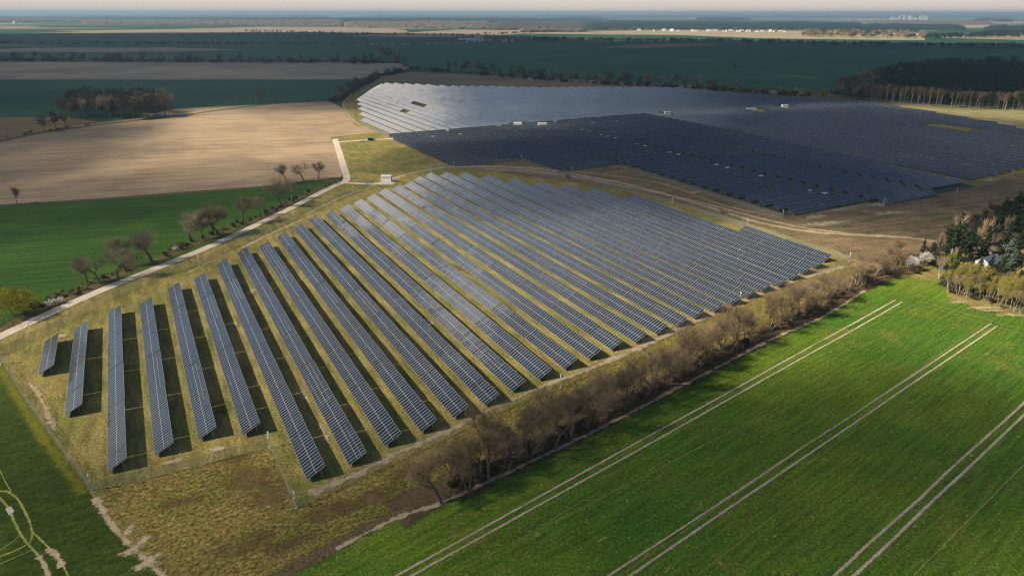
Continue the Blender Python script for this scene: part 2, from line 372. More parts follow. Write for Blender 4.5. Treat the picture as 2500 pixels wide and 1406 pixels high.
sheet('grain_field', px((1005, 168), (940, 125), (900, 105), (1180, 103), (1450, 103), (2050, 100), (3200, 112), (3200, 240), (2180, 243), (2010, 226), (1650, 205), (1420, 190), (1200, 180), (1050, 172)), 0.05, M_green2)
sheet('grain_field', px((-900, 113), (0, 113), (400, 113), (860, 112), (930, 128), (960, 150), (-900, 150)), 0.05, M_green2)
sheet('grain_field', px((-900, 82), (0, 78), (300, 84), (700, 79), (1100, 84), (1000, 99), (870, 108), (-900, 108)), 0.05, M_green3)
sheet('grain_field', px((300, 72), (850, 72), (1250, 70), (1250, 74), (900, 82), (300, 78)), 0.09, M_green3)
sheet('fallow_field', px((0, 120), (80, 117), (420, 117), (600, 122), (420, 127), (0, 128)), 0.09, M_beige2)
sheet('fallow_field', px((-300, 68), (0, 66), (60, 64), (100, 66), (-20, 71), (-300, 72)), 0.12, M_beige2)
sheet('fallow_field', px((130, 76), (420, 72), (640, 66), (860, 67), (990, 74), (1000, 83), (760, 79), (520, 81), (300, 82)), 0.12, M_beige2)
sheet('fallow_field', px((860, 88), (1020, 79), (1120, 73), (1280, 75), (1345, 77), (1250, 85), (1100, 91), (940, 91)), 0.12, M_beige2)
M_lit = ground_mat('dry_pasture', (0.46, 0.37, 0.26), (0.38, 0.33, 0.20), None, big=150, mid=40, fine=3, contrast=0.1, bump=0)
sheet('pasture', px((1425, 77), (1650, 74), (1980, 76), (2060, 74), (2260, 92), (2258, 99), (2060, 97), (1850, 94), (1650, 86)), 0.12, M_lit)
sheet('pasture', px((1980, 55), (2110, 56), (2300, 62), (2700, 61), (2700, 66), (2330, 68), (2100, 60)), 0.15, M_lit)
sheet('pasture', px((2350, 81), (2700, 80), (2700, 87), (2420, 88)), 0.15, M_lit)
sheet('brown_field', px((1455, 117), (1560, 108), (1760, 106), (1740, 112), (1560, 118)), 0.09, M_olive)
sheet('heath', px((1100, 405), (1275, 388), (1360, 420), (1510, 408), (1950, 530), (2100, 500), (2300, 470), (2420, 450), (2460, 430), (2700, 390), (2900, 560), (2200, 640), (2075, 632), (2042, 610), (1850, 552), (1640, 492), (1515, 462), (1365, 440), (1200, 420), (1113, 412), (1040, 415)), 0.04, M_shrubby)

sheet('painted_shade', [sp(s_, p_) for s_, p_ in ((480, 163), (374, 163), (374, 208), (330, 208), (330, 252), (203, 252), (203, 304), (194, 306), (194, 386), (300, 393), (482, 399))], 0.05, ground_mat('shade_brown', (0.085, 0.080, 0.055), (0.06, 0.068, 0.045), None, big=20, mid=5, fine=1.0, contrast=0.3))  # dark sheet painting in the tables' shade between the middle block's rows
sheet('dry_meadow', px((2165, 250), (2300, 256), (2500, 266), (2700, 276), (2700, 334), (2500, 316), (2420, 297), (2300, 275), (2200, 259)), 0.035, ground_mat('pale_meadow', (0.42, 0.34, 0.20), (0.30, 0.27, 0.12), (0.20, 0.22, 0.06), big=30, mid=12, fine=1.2, ang=70, stretch=5, wid=5, streak=0.25, contrast=0.2, bump=0))
# roads, tracks and bare ground
ribbon('gravel_road', px((-300, 965), (0, 822), (125, 763), (250, 708), (375, 658), (500, 607), (600, 562), (700, 514), (765, 480), (815, 455), (842, 444), (846, 430), (838, 405), (829, 375), (818, 340)), 4.6, 0.10, M_road)
ribbon('gravel_road', px((822, 447), (845, 447), (880, 449), (930, 449), (965, 447)), 3.6, 0.115, M_road)
ribbon('gravel_road', px((812, 348), (860, 345), (905, 342), (950, 340), (990, 338)), 3.8, 0.12, M_road)
ribbon('farm_track', px((905, 318), (868, 300), (848, 276), (838, 258), (848, 240), (880, 216), (930, 196), (1000, 178)), 4.0, 0.085, M_sand2)
ribbon('farm_track', px((900, 456), (1000, 425), (1110, 408), (1300, 412), (1480, 440), (1600, 468), (1750, 512), (1860, 545), (2000, 568), (2210, 580), (2290, 592)), 7.5, 0.075, M_sand2)
ribbon('farm_track', px((1290, 408), (1480, 428), (1620, 450), (1760, 500), (1900, 530)), 3.0, 0.08, M_sand2)
ribbon('farm_track', px((1180, 412), (1350, 424), (1530, 456), (1700, 492), (1830, 527), (1960, 556), (2120, 576)), 5.5, 0.083, M_sand2)
ribbon('farm_track', px((2120, 250), (2300, 256), (2500, 268), (2700, 280)), 4.0, 0.085, M_sand)
ribbon('farm_track', px((740, 528), (840, 480), (905, 458)), 3.0, 0.085, M_sand)
ribbon('farm_track', px((590, 606), (660, 572), (740, 536)), 3.2, 0.085, M_sand)
ribbon('farm_track', px((455, 668), (530, 632), (600, 600)), 1.8, 0.086, M_sand)
ribbon('bare_path', px((755, 1203), (860, 1163), (960, 1112), (1060, 1068), (1140, 1028)), 3.4, 0.075, M_sand)
ribbon('bare_path', px((1140, 1028), (1200, 998), (1270, 968), (1340, 938), (1500, 878)), 2.6, 0.076, M_sand)
ribbon('bare_path', px((1480, 885), (1640, 812), (1760, 758), (1900, 700), (2060, 650)), 4.8, 0.078, M_sand)
ribbon('field_margin', px((820, 1340), (975, 1262), (1085, 1224), (1290, 1130), (1500, 1028), (1740, 903), (1880, 830), (2010, 773), (2110, 710)), 2.0, 0.09, M_sand)
ribbon('field_margin', px((232, 1215), (265, 1268), (300, 1312), (340, 1352), (385, 1395), (450, 1450)), 2.2, 0.085, M_sand)
blobs('bare_patch', [(at(330, 1335), 4.5, 2.0, 1.1), (at(365, 1372), 4.0, 2.2, 0.9), (at(310, 1300), 3.2, 1.6, 1.4)], 0.088, M_sand)
ribbon('bare_path', px((70, 935), (95, 965), (118, 1015), (135, 1050)), 2.2, 0.079, M_sand)
blobs('bare_patch', [(at(122, 1030), 3.2, 1.8, 1.8), (at(150, 820), 4.2, 2.2, 0.5), (at(418, 1128), 3.6, 1.6, 0.5), (at(525, 1096), 4.4, 1.7, 0.3), (at(608, 712), 2.6, 6.0, 0.5), (at(583, 830), 1.6, 4.0, 0.5), (at(575, 790), 1.2, 4.0, 0.45), (at(1062, 690), 1.8, 14.0, 0.62), (at(1045, 785), 1.6, 5.0, 0.55), (at(740, 965), 1.3, 8.0, 0.55), (at(790, 1060), 1.3, 9.0, 0.5), (at(1780, 742), 3.4, 1.4, 0.6), (at(1710, 765), 3.0, 1.4, 0.6), (at(775, 1200), 4.5, 2.0, 0.5)], 0.082, M_sand)
blobs('bare_patch', [(at(2060, 510), 26, 5, 0.45), (at(2150, 500), 14, 6, 0.3), (at(1990, 530), 15, 4, 0.5), (at(2180, 520), 20, 4, 0.2), (at(2020, 545), 25, 6, 0.3), (at(2420, 440), 12, 5, 0.4), (at(1490, 405), 10, 3, 0.5), (at(1700, 470), 10, 3, 0.2), (at(990, 455), 9, 4, 0.4), (at(1215, 392), 14, 3, 0.4)], 0.084, M_sand)
blobs('bare_patch', [(at(2280, 272), 60, 10, -0.25), (at(2380, 285), 55, 12, -0.3), (at(2440, 300), 40, 12, -0.35), (at(2200, 260), 40, 7, -0.2)], 0.086, M_sand)
blobs('weed_patch', [(at(610, 1170), 8.5, 9, 0.6), (at(655, 1210), 6.5, 7, 0.4), (at(800, 1250), 9, 3.5, 0.5), (at(600, 1330), 8, 4, 0.5), (at(440, 1225), 7, 2.6, 0.4), (at(905, 1215), 10, 4, 0.6), (at(1010, 1150), 9, 4, 0.6), (at(570, 1120), 6, 3, 0.3), (at(700, 1330), 9, 3, 0.5), (at(540, 1000), 2, 5, 0.5), (at(1130, 660), 2, 12, 0.6)], 0.066, M_brown)
blobs('sandy_margin', [(at(2400, 752), 11, 2.0, 0.02), (at(2338, 738), 6, 1.6, 0.05), (at(2465, 768), 9, 2.0, -0.05), (at(2430, 758), 8, 1.5, 0)], 0.092, M_sand)
ribbon('scrub_verge', px((-60, 840), (60, 775), (180, 722), (300, 668), (420, 620), (520, 578), (640, 532), (740, 480), (830, 446)), 6.5, 0.07, M_verge)
ribbon('scrub_verge', px((-60, 508), (0, 503), (210, 490), (420, 474), (640, 457), (832, 435)), 3.6, 0.072, M_verge)
ribbon('scrub_verge', px((0, 346), (120, 322), (250, 304), (420, 285), (640, 257), (800, 246)), 9, 0.072, M_verge)
ribbon('scrub_verge', px((560, 1500), (700, 1398), (800, 1345), (900, 1290), (1000, 1245)), 4.2, 0.087, M_verge)
ribbon('scrub_verge', px((960, 1255), (1100, 1190), (1300, 1100), (1500, 1000), (1740, 880), (1900, 800), (2060, 715), (2200, 650)), 12, 0.067, ground_mat('leaf_litter', (0.13, 0.09, 0.05), (0.09, 0.07, 0.035), (0.16, 0.11, 0.06), big=10, mid=2.6, fine=0.7, contrast=0.4, bump=0.8, alpha=(4, 1.0, 0.2, 0.5)))

# wheel ruts and bare lines in the wheat, flattened turning loop in the crop
def rut(a, b, wd, m, z=0.10, name='wheel_rut', n=10):
    A, B = at(*a), at(*b); A = A - (B - A) * (0.6 if m is M_tram else 0.0); d = B - A; nn = Vector((d.y, -d.x, 0)).normalized()
    ribbon(name, [A + d * (i / n) + nn * rnd.uniform(-0.12, 0.12) for i in range(n + 1)], wd, z, m, k=3)
rut((905, 1440), (2187, 733), 0.70, M_tram); rut((945, 1440), (2203, 738), 0.72, M_tram)
rut((1450, 1430), (2420, 790), 0.62, M_tram); rut((1502, 1430), (2434, 796), 0.7, M_tram)
rut((2000, 1438), (2520, 965), 0.8, M_tram); rut((2050, 1438), (2540, 975), 0.8, M_tram)
rut((1475, 1430), (2400, 792), 0.4, M_tram2, 0.112)
rut((2230, 1406), (2520, 1115), 0.55, M_tram2); rut((1095, 1406), (1900, 995), 0.45, M_tram2); rut((1700, 1406), (2350, 905), 0.3, M_tram2)
rut((900, 1390), (1060, 1300), 0.4, M_tram2); rut((1310, 1290), (1420, 1225), 0.35, M_tram2); rut((1900, 900), (2010, 830), 0.4, M_tram2)
rut((2240, 735), (2560, 822), 0.7, M_tram2); rut((2250, 745), (2560, 835), 0.6, M_tram2)
rut((1470, 118), (1700, 108), 3.0, M_sand2, 0.13, 'farm_track'); rut((1080, 160), (1500, 126), 3.0, M_sand2, 0.13, 'farm_track'); rut((1530, 155), (1700, 165), 2.5, M_sand2, 0.13, 'farm_track'); rut((1820, 172), (1990, 192), 4.0, M_sand2, 0.13, 'farm_track')
rut((1350, 116), (1420, 115), 12.0, M_sand2, 0.14, 'bare_patch')
ribbon('wheel_track', px((-40, 1185), (0, 1199), (13, 1199), (28, 1206), (44, 1219), (57, 1242), (69, 1265), (77, 1290), (79, 1308), (72, 1324), (45, 1341), (0, 1359), (-40, 1372)), 0.95, 0.10, M_tram2)
ribbon('wheel_track', px((-20, 1200), (0, 1217), (12, 1229), (24, 1248), (37, 1278), (52, 1306), (68, 1328), (90, 1352), (112, 1386), (130, 1420)), 1.0, 0.105, M_tram2)
ribbon('wheel_track', px((80, 1300), (95, 1313), (112, 1330), (135, 1352), (152, 1376), (168, 1410)), 0.8, 0.11, M_tram2)
ribbon('wheel_track', px((-30, 1388), (0, 1377), (40, 1360), (84, 1341)), 0.5, 0.112, M_tram2); ribbon('wheel_track', px((-30, 1352), (0, 1343), (25, 1326), (52, 1306)), 0.4, 0.108, M_tram2)
ribbon('wheel_track', px((-10, 1120), (10, 1170), (28, 1200)), 0.4, 0.108, M_tram2)
ribbon('bare_path', px((95, 1358), (108, 1378), (120, 1408), (128, 1430)), 1.5, 0.115, M_sand); ribbon('bare_path', px((117, 1338), (135, 1352), (147, 1370), (153, 1384)), 1.9, 0.116, M_sand)
sheet('concrete_slab', px((13, 1243), (27, 1236), (36, 1249), (22, 1258)), 0.13, M_conc)

M_ymargin = ground_mat('yellowed_margin', (0.17, 0.165, 0.018), (0.12, 0.14, 0.016), None, big=9, mid=2.5, fine=0.5, contrast=0.4, bump=0.4, alpha=(3, 1.4, 0.2, 0.9))
ribbon('crop_margin', px((-60, 800), (-8, 890), (45, 975), (125, 1095), (205, 1205)), 5.0, 0.07, M_ymargin)

L_ = []
for i in range(70):
    t_ = rnd.random(); q_ = at(1100 + 1350 * t_, rnd.uniform(0.12, 0.95) * 0 + _ip(1100 + 1350 * t_, [(1100, 1235), (1700, 935), (2200, 720), (2500, 800)]) + rnd.uniform(25, 600))
    L_.append((q_, rnd.uniform(0.5, 2.2), rnd.uniform(0.3, 0.8), R(90 - TRAM) + rnd.uniform(-.2, .2)))
blobs('bare_patch', L_, 0.13, M_tram2)
# ---------------------------------------------------------------- solar panels
def panel_mat():
    m, nt, b = principled('panel_glass', (0.01, 0.02, 0.05), 0.09, 0, 0.5)
    uvn = N(nt, 'ShaderNodeUVMap'); s = N(nt, 'ShaderNodeSeparateXYZ'); nt.links.new(uvn.outputs[0], s.inputs[0])
    u, v = s.outputs[0], s.outputs[1]
    fu, fv = mathn(nt, 'FRACT', u), mathn(nt, 'FRACT', v)
    du = mathn(nt, 'ABSOLUTE', mathn(nt, 'SUBTRACT', fu, 0.5)); dv = mathn(nt, 'ABSOLUTE', mathn(nt, 'SUBTRACT', fv, 0.5))
    fr = mathn(nt, 'MAXIMUM', mathn(nt, 'GREATER_THAN', du, 0.5 - 0.048), mathn(nt, 'GREATER_THAN', dv, 0.5 - 0.014))
    oi = N(nt, 'ShaderNodeObjectInfo')
    cb = N(nt, 'ShaderNodeCombineXYZ'); nt.links.new(mathn(nt, 'FLOOR', u), cb.inputs[0]); nt.links.new(mathn(nt, 'FLOOR', v), cb.inputs[1]); nt.links.new(mathn(nt, 'MULTIPLY', oi.outputs['Random'], 91.0), cb.inputs[2])
    wnz = N(nt, 'ShaderNodeTexWhiteNoise'); wnz.noise_dimensions = '3D'; nt.links.new(cb.outputs[0], wnz.inputs['Vector'])
    # cell grid, six by twelve, barely paler than the cells
    cu, cv = mathn(nt, 'FRACT', mathn(nt, 'MULTIPLY', u, 6.0)), mathn(nt, 'FRACT', mathn(nt, 'MULTIPLY', v, 12.0))
    grid = mathn(nt, 'MAXIMUM', mathn(nt, 'GREATER_THAN', mathn(nt, 'ABSOLUTE', mathn(nt, 'SUBTRACT', cu, 0.5)), 0.47), mathn(nt, 'GREATER_THAN', mathn(nt, 'ABSOLUTE', mathn(nt, 'SUBTRACT', cv, 0.5)), 0.47))
    cell = mixc(nt, wnz.outputs['Value'], (0.009, 0.019, 0.036), (0.012, 0.032, 0.072))
    cell = mixc(nt, mathn(nt, 'MULTIPLY', grid, 0.35), cell, (0.10, 0.14, 0.18))
    col = mixc(nt, fr, cell, (0.46, 0.445, 0.42))
    nt.links.new(col, b.inputs['Base Color'])
    nt.links.new(mathn(nt, 'MULTIPLY_ADD', fr, 0.4, 0.10), b.inputs['Roughness'])
    # no two modules sit at quite the same angle
    g = N(nt, 'ShaderNodeNewGeometry')
    jit = vmath(nt, 'MULTIPLY', vmath(nt, 'SUBTRACT', wnz.outputs['Color'], (0.5, 0.5, 0.5)), (0.024, 0.024, 0.0))
    sag = N(nt, 'ShaderNodeCombineXYZ')
    for i in (0, 1): nt.links.new(mathn(nt, 'MULTIPLY', mathn(nt, 'SUBTRACT', noise(nt, vmath(nt, 'ADD', g.outputs['Position'], (37.0 * i, 11.0, 0)), 1 / 24, 2), 0.5), 0.07), sag.inputs[i])
    nn = vmath(nt, 'NORMALIZE', vmath(nt, 'ADD', vmath(nt, 'ADD', g.outputs['Normal'], jit), sag.outputs[0]))
    nt.links.new(nn, b.inputs['Normal'])
    return m
M_glass = panel_mat()
M_back = mat_plain('panel_back', (0.10, 0.10, 0.105), 0.7, var=0.1)
M_alu = mat_plain('galvanised_steel', (0.42, 0.42, 0.41), 0.45, 0.6, var=0.1)
M_frame = mat_plain('panel_edge', (0.60, 0.59, 0.57), 0.4, 0.3, var=0.05)
MOD, ZL, ZH, WID = 1.02, 0.72, 2.72, 3.82
_tab, _sup = {}, {}
def table_mesh(n):
    if n in _tab: return _tab[n]
    L = n * MOD; t = 0.045; up = Vector((0, -(ZH - ZL), WID)).normalized()
    a = [Vector((0, 0, ZL)), Vector((L, 0, ZL)), Vector((L, WID, ZH)), Vector((0, WID, ZH))]
    V = a + [q - up * t for q in a]
    F = [(0, 1, 2, 3), (7, 6, 5, 4), (0, 4, 5, 1), (1, 5, 6, 2), (2, 6, 7, 3), (3, 7, 4, 0)]
    uv = [(0, 0), (n, 0), (n, 2), (0, 2)] + [(0, 0)] * 20
    _tab[n] = mesh('panel_table', V, F, [M_glass, M_back, M_frame], [0, 1, 2, 2, 2, 2], uv); return _tab[n]
def support_mesh(ns, offs, zo=0.0):
    b = MB(); sl_ = (ZH - ZL) / WID
    for n, o in zip(ns, offs):
        L = n * MOD; k = max(2, round(L / 4.2) + 1)
        for i in range(k):
            x = o + 0.35 + (L - 0.7) * i / (k - 1)
            for y in (0.75, 2.95):
                zt = ZL + sl_ * y - 0.17 + zo
                b.box((x, y, zt / 2), (0.09, 0.09, zt))
            M = Matrix.Rotation(math.atan(sl_), 3, 'X')
            b.box((x, WID / 2, (ZL + ZH) / 2 - 0.16 + zo), (0.07, WID * 1.0, 0.09), M=M)
        for y in (0.9, 2.8): b.box((o + L / 2, y, ZL + sl_ * y - 0.09 + zo), (L - 0.1, 0.06, 0.05))
    return b.mesh('support_frame', M_alu)
def panel_row(origin, rz, segs, label, group, n=20, zo=0.0):
    """segs: list of (start, end) along the row, metres from origin; each is filled with tables of n modules"""
    t = tag(empty('solar_panel_row', origin, rz), label, 'panel row', group)
    ns, offs = [], []
    for a, b in segs:
        x = a; tot = int((b - a) / MOD)
        while tot >= 3:
            k = n if tot >= n + 4 else tot
            if n < tot < n + 6: k = tot if tot < n + 3 else tot // 2
            ns.append(k); offs.append(x); x += k * MOD + 0.22; tot = int((b - x) / MOD)
    for k, o in zip(ns, offs):
        obj('panel_table', table_mesh(k), t, (o, 0, zo + rnd.uniform(-0.03, 0.03)), (R(rnd.gauss(0, 0.8)), R(rnd.gauss(0, 0.12)), 0))
    if ns: obj('support_frame', support_mesh(ns, offs, zo), t)
    return t
def interp(x, pts):
    if x <= pts[0][0]: return pts[0][1]
    for (a, fa), (b, fb) in zip(pts, pts[1:]):
        if x <= b: return fa + (fb - fa) * (x - a) / (b - a)
    return pts[-1][1]
RZ_A = math.atan2(-RD.y, -RD.x)                            # rows running along RD, facing -PD
RZ_B = math.atan2(PD.y, PD.x)                              # rows running along PD, facing -RD

# near field: thirty rows
far_s = [(-32.1, 210.5), (-25.3, 215.5), (-16.7, 224), (-8.2, 226.5), (0.3, 236.5), (8.9, 242), (17.4, 254), (26.2, 264.5), (34.6, 268), (43.1, 277.5), (51.7, 286.5), (60, 296), (68.4, 300.5), (76.5, 307), (84.8, 313.5), (92.8, 319.5), (100.9, 328), (109.5, 331), (118, 336), (126.5, 344), (133, 352), (141, 352), (150, 347), (157, 339), (164, 330), (172, 316), (178, 306), (186, 296), (194, 284), (203.5, 267), (209, 234), (214, 188)]
near_s = [(-32.1, 188.1), (-25.1, 163.5), (-16.7, 135.5), (-8.2, 137.1), (0.3, 139.1), (9, 135.9), (17.4, 113.9), (26.2, 115.4), (34.6, 117.6), (43.2, 119.4), (51.7, 121.2), (59.9, 122.6), (68.4, 124.5), (76.5, 126.3), (84.8, 127.9), (92.8, 129.6), (100.9, 130.6), (109.3, 131.8), (118.2, 133), (126, 134.4), (134.4, 135.6), (142.6, 136.8), (150.6, 138), (161.2, 140), (170, 141.5), (177, 142), (186, 143.5), (195, 146), (204, 148.5), (216.2, 152.5)]
ps = [-32.1, -25.2] + [-16.7 + 8.52 * i for i in range(28)]
for i, p in enumerate(ps):
    s1, s0 = interp(p, far_s), interp(p, near_s)
    if p > 210: s1 = min(s1, 200)
    lab = ('short lone panel row at the bottom-left corner by the fence' if i == 0 else
           'short panel row next to the lone corner row, its end cut back' if i == 1 else
           'longest light panel row of the near field, first to reach the fence corner post' if i == 2 else
           'last and shortest stub row at the pointed far end of the near field' if i == len(ps) - 1 else
           f'{nth(i + 1)} long panel row of the near field, counted from the short corner row')
    panel_row(sp(s1, p), RZ_A, [(0, s1 - s0)], lab, 'panel rows of the near field')

# middle block: rows turned the other way, five strips with service gaps
Bs = [(162, 207.5, 372), (209.5, 251.5, 328), (254, 303, 200.5), (306.2, 347.5, 191), (350.2, 392, 196)]
k1 = k2 = 0
for i in range(34):
    s = 200.5 + 8.5 * i
    if s > 481: break
    segs = [(a, b) for a, b, s0 in Bs[:3] if s >= s0 - 3]
    k1 += 1; p0 = segs[0][0]
    panel_row(sp(s, p0), RZ_B, [(a - p0, b - p0) for a, b in segs],
              ('frontmost short panel row of the middle block, above the sandy patch' if i == 0 else f'{nth(k1)} cross-wise panel row left of the white inverter dots, from the front'), 'cross-wise rows left of the inverter path', n=21, zo=0.5)
for i in range(35):
    s = 192 + 8.5 * i
    if s > 483: break
    k2 += 1
    e = interp(s, [(190, 345), (191.5, 347), (196, 385), (250, 388), (300, 394), (400, 399.5), (500, 400)])
    segs = [(306.2, min(347.5, e))] + ([(350.2, e)] if e > 356 else [])
    panel_row(sp(s, 306.2), RZ_B, [(a - 306.2, b - 306.2) for a, b in segs],
              ('frontmost panel row right of the white inverter dots, beside the grass' if i == 0 else f'{nth(k2)} cross-wise panel row right of the white inverter dots, from the front'), 'cross-wise rows right of the inverter path', n=20, zo=0.5)

# far field
farA = [(168.8, 576), (177.9, 610), (187.9, 646), (197.7, 682), (208, 721), (228, 762), (255, 817), (279, 860), (290, 871), (301, 861), (311, 849), (321, 838), (330, 827), (342, 800), (392, 771), (437, 731), (497, 704), (555, 672), (580, 650), (596, 585), (620, 530), (640, 495), (650, 450)]
nearA = [(168.8, 487), (180, 483), (220, 483), (300, 486), (390, 486), (396, 486), (397, 204), (403, 203), (424, 203), (461, 207), (500, 222), (560, 245), (592, 264), (614, 300), (632, 352), (650, 426)]
holes = [(398, 401, 345, 487), (246, 256, 632, 668), (214, 224, 600, 616), (556, 586, 296, 337), (262, 290, 468, 498), (412, 424, 472, 492), (500, 520, 452, 474), (544, 562, 458, 478)]
p = 168.8; k = 0
while p < 650:
    k += 1
    s1, s0 = interp(p, farA), interp(p, nearA)
    cuts = sorted([(max(s0, h[2]), min(s1, h[3])) for h in holes if h[0] < p + 2 < h[1]])
    segs, cur = [], s0
    for a, b in cuts:
        if a - cur > 4: segs.append((cur, a))
        cur = max(cur, b)
    if s1 - cur > 4: segs.append((cur, s1))
    segs = [(s1 - b, s1 - a) for a, b in reversed(segs)]
    if segs:
        panel_row(sp(s1, p), RZ_A, segs, ('pale reflecting panel row at the left edge of the far field' if k == 1 else f'{nth(k)} panel row of the far field, counted from its bright left edge'), 'panel rows of the far field', n=20)
    p += 9.95
# ---------------------------------------------------------------- trees and bushes
def twig_mat(name, a, b_): return mat_leaf(name, a, b_, 0.55)
M_bark = mat_leaf('brown_bark', (0.14, 0.11, 0.085), (0.24, 0.20, 0.16))
M_birchbark = mat_leaf('pale_bark', (0.42, 0.38, 0.32), (0.62, 0.57, 0.50))
M_twig = twig_mat('bare_twigs', (0.225, 0.162, 0.100), (0.36, 0.265, 0.160))
M_twig2 = twig_mat('grey_twigs', (0.21, 0.175, 0.115), (0.32, 0.27, 0.17))
M_bud = mat_leaf('budding_twigs', (0.27, 0.25, 0.055), (0.42, 0.36, 0.085), transl=0.2)
M_fresh = mat_leaf('fresh_leaves', (0.15, 0.18, 0.025), (0.26, 0.27, 0.04), transl=0.25)
M_pine = mat_leaf('pine_needles', (0.016, 0.034, 0.018), (0.040, 0.066, 0.028))
M_spruce = mat_leaf('blue_spruce_needles', (0.07, 0.10, 0.085), (0.14, 0.17, 0.14))
M_blossom = mat_leaf('white_blossom', (0.74, 0.70, 0.66), (0.90, 0.87, 0.84), transl=0.2)
M_gold = mat_leaf('yellow_green_leaves', (0.26, 0.24, 0.022), (0.40, 0.35, 0.035), 0.1, transl=0.25)
M_ivy = mat_leaf('mistletoe_leaves', (0.06, 0.085, 0.018), (0.12, 0.14, 0.03))
M_scrub = mat_leaf('scrub_twigs', (0.075, 0.062, 0.042), (0.13, 0.105, 0.068))
M_rust = mat_leaf('russet_leaves', (0.10, 0.055, 0.035), (0.07, 0.055, 0.042))

def rv(r):
    while True:
        v = Vector((r.uniform(-1, 1), r.uniform(-1, 1), r.uniform(-1, 1)))
        if 0.05 < v.length < 1: return v.normalized()
def twig(cb, p, d, L, wd, mi=0):
    s = d.cross(Vector((0.3, 0.5, 0.8))).normalized() * wd / 2
    cb.add([p - s, p + s, p + d * L], [(0, 1, 2)], mi)
def leaf(cb, p, s, r, mi=0):
    a = rv(r); b = a.orthogonal().normalized(); c = a.cross(b)
    cb.add([p + b * s, p + c * s * 0.8, p - b * s, p - c * s * 0.8], [(0, 1, 2, 3)], mi)
def broad(seed, h=11.0, spread=4.5, stems=1, low=0.25, ntw=2600, tw=0.045, tl=1.1, trunk_r=0.22, lean=0.12, leafy=0, leaf_s=0.14, balls=0, upright=0.55):
    """bare or budding broadleaf: returns trunk MB, crown MB; height h"""
    r = random.Random(seed); tb, cb = MB(), MB(); tips = []
    def grow(p, d, L, rad, lev):
        q = p; segs = 3 if lev < 2 else 2
        for i in range(segs):
            d2 = (d + rv(r) * (0.16 + 0.05 * lev) + Vector((0, 0, 0.05))).normalized(); q2 = q + d2 * L / segs
            r2 = rad * (1 - 0.28 * (i + 1) / segs)
            tb.tube(q, q2, rad if i == 0 else rprev, r2, n=5 if lev < 1 else (4 if lev < 2 else 3), cap=False)
            rprev = r2; q, d = q2, d2
            if lev < 4 and i > 0 or lev >= 2: tips.append((q, d, lev))
            if lev >= 1 and lev < 4 and r.random() < 0.55:
                e = (d + rv(r) * 0.9).normalized(); grow(q, (e + Vector((0, 0, upright * 0.4))).normalized(), L * 0.55, r2 * 0.55, lev + 1)
        if lev < 4 and L > 0.5:
            for k in range(3 if lev < 2 else 2):
                a = rv(r); a.z *= 0.4; e = (d * 0.75 + a * 0.75 + Vector((0, 0, upright * 0.45))).normalized()
                grow(q, e, L * r.uniform(0.62, 0.8), rprev * 0.68, lev + 1)
    for s_ in range(stems):
        a = 2 * math.pi * s_ / max(1, stems) + r.random()
        p0 = Vector((math.cos(a), math.sin(a), 0)) * (0.35 if stems > 1 else 0)
        d0 = (Vector((math.cos(a), math.sin(a), 0)) * (0.30 if stems > 1 else lean) + Vector((0, 0, 1))).normalized()
        grow(p0, d0, h * max(0.22, low), trunk_r * (1 if stems == 1 else 0.7), 0)
    if len(tips) > 900: tips = r.sample(tips, 900)
    zm = max(t[0].z for t in tips); k = h * 0.93 / zm
    xm = sorted(math.hypot(t[0].x, t[0].y) for t in tips)[int(len(tips) * 0.95)]; kx = min(1.6, max(0.5, spread * 0.9 / xm))
    tb.v = [(v[0] * kx, v[1] * kx, v[2] * k) for v in tb.v]
    tips = [(Vector((t[0].x * kx, t[0].y * kx, t[0].z * k)), t[1]) for t in tips]
    for i in range(ntw):
        p, d = r.choice(tips); p = p + rv(r) * r.uniform(0, tl * 0.55)
        out = Vector((p.x, p.y, 0)).normalized() if p.xy.length > 0.1 else Vector((0, 0, 1))
        e = (d * 0.35 + rv(r) * 0.75 + out * 0.30 + Vector((0, 0, 0.38))).normalized(); twig(cb, p, e, tl * r.uniform(0.5, 1.15), tw)
    for i in range(leafy):
        p, d = r.choice(tips); leaf(cb, p + rv(r) * r.uniform(0, tl * 1.1), leaf_s * r.uniform(0.6, 1.3), r, 1)
    for i in range(balls):
        c = r.choice([t for t in tips if t[0].z > h * 0.5])[0]
        for j in range(160): leaf(cb, c + rv(r) * 0.55 * r.random() ** 0.4, 0.10, r, 2)
    return tb, cb
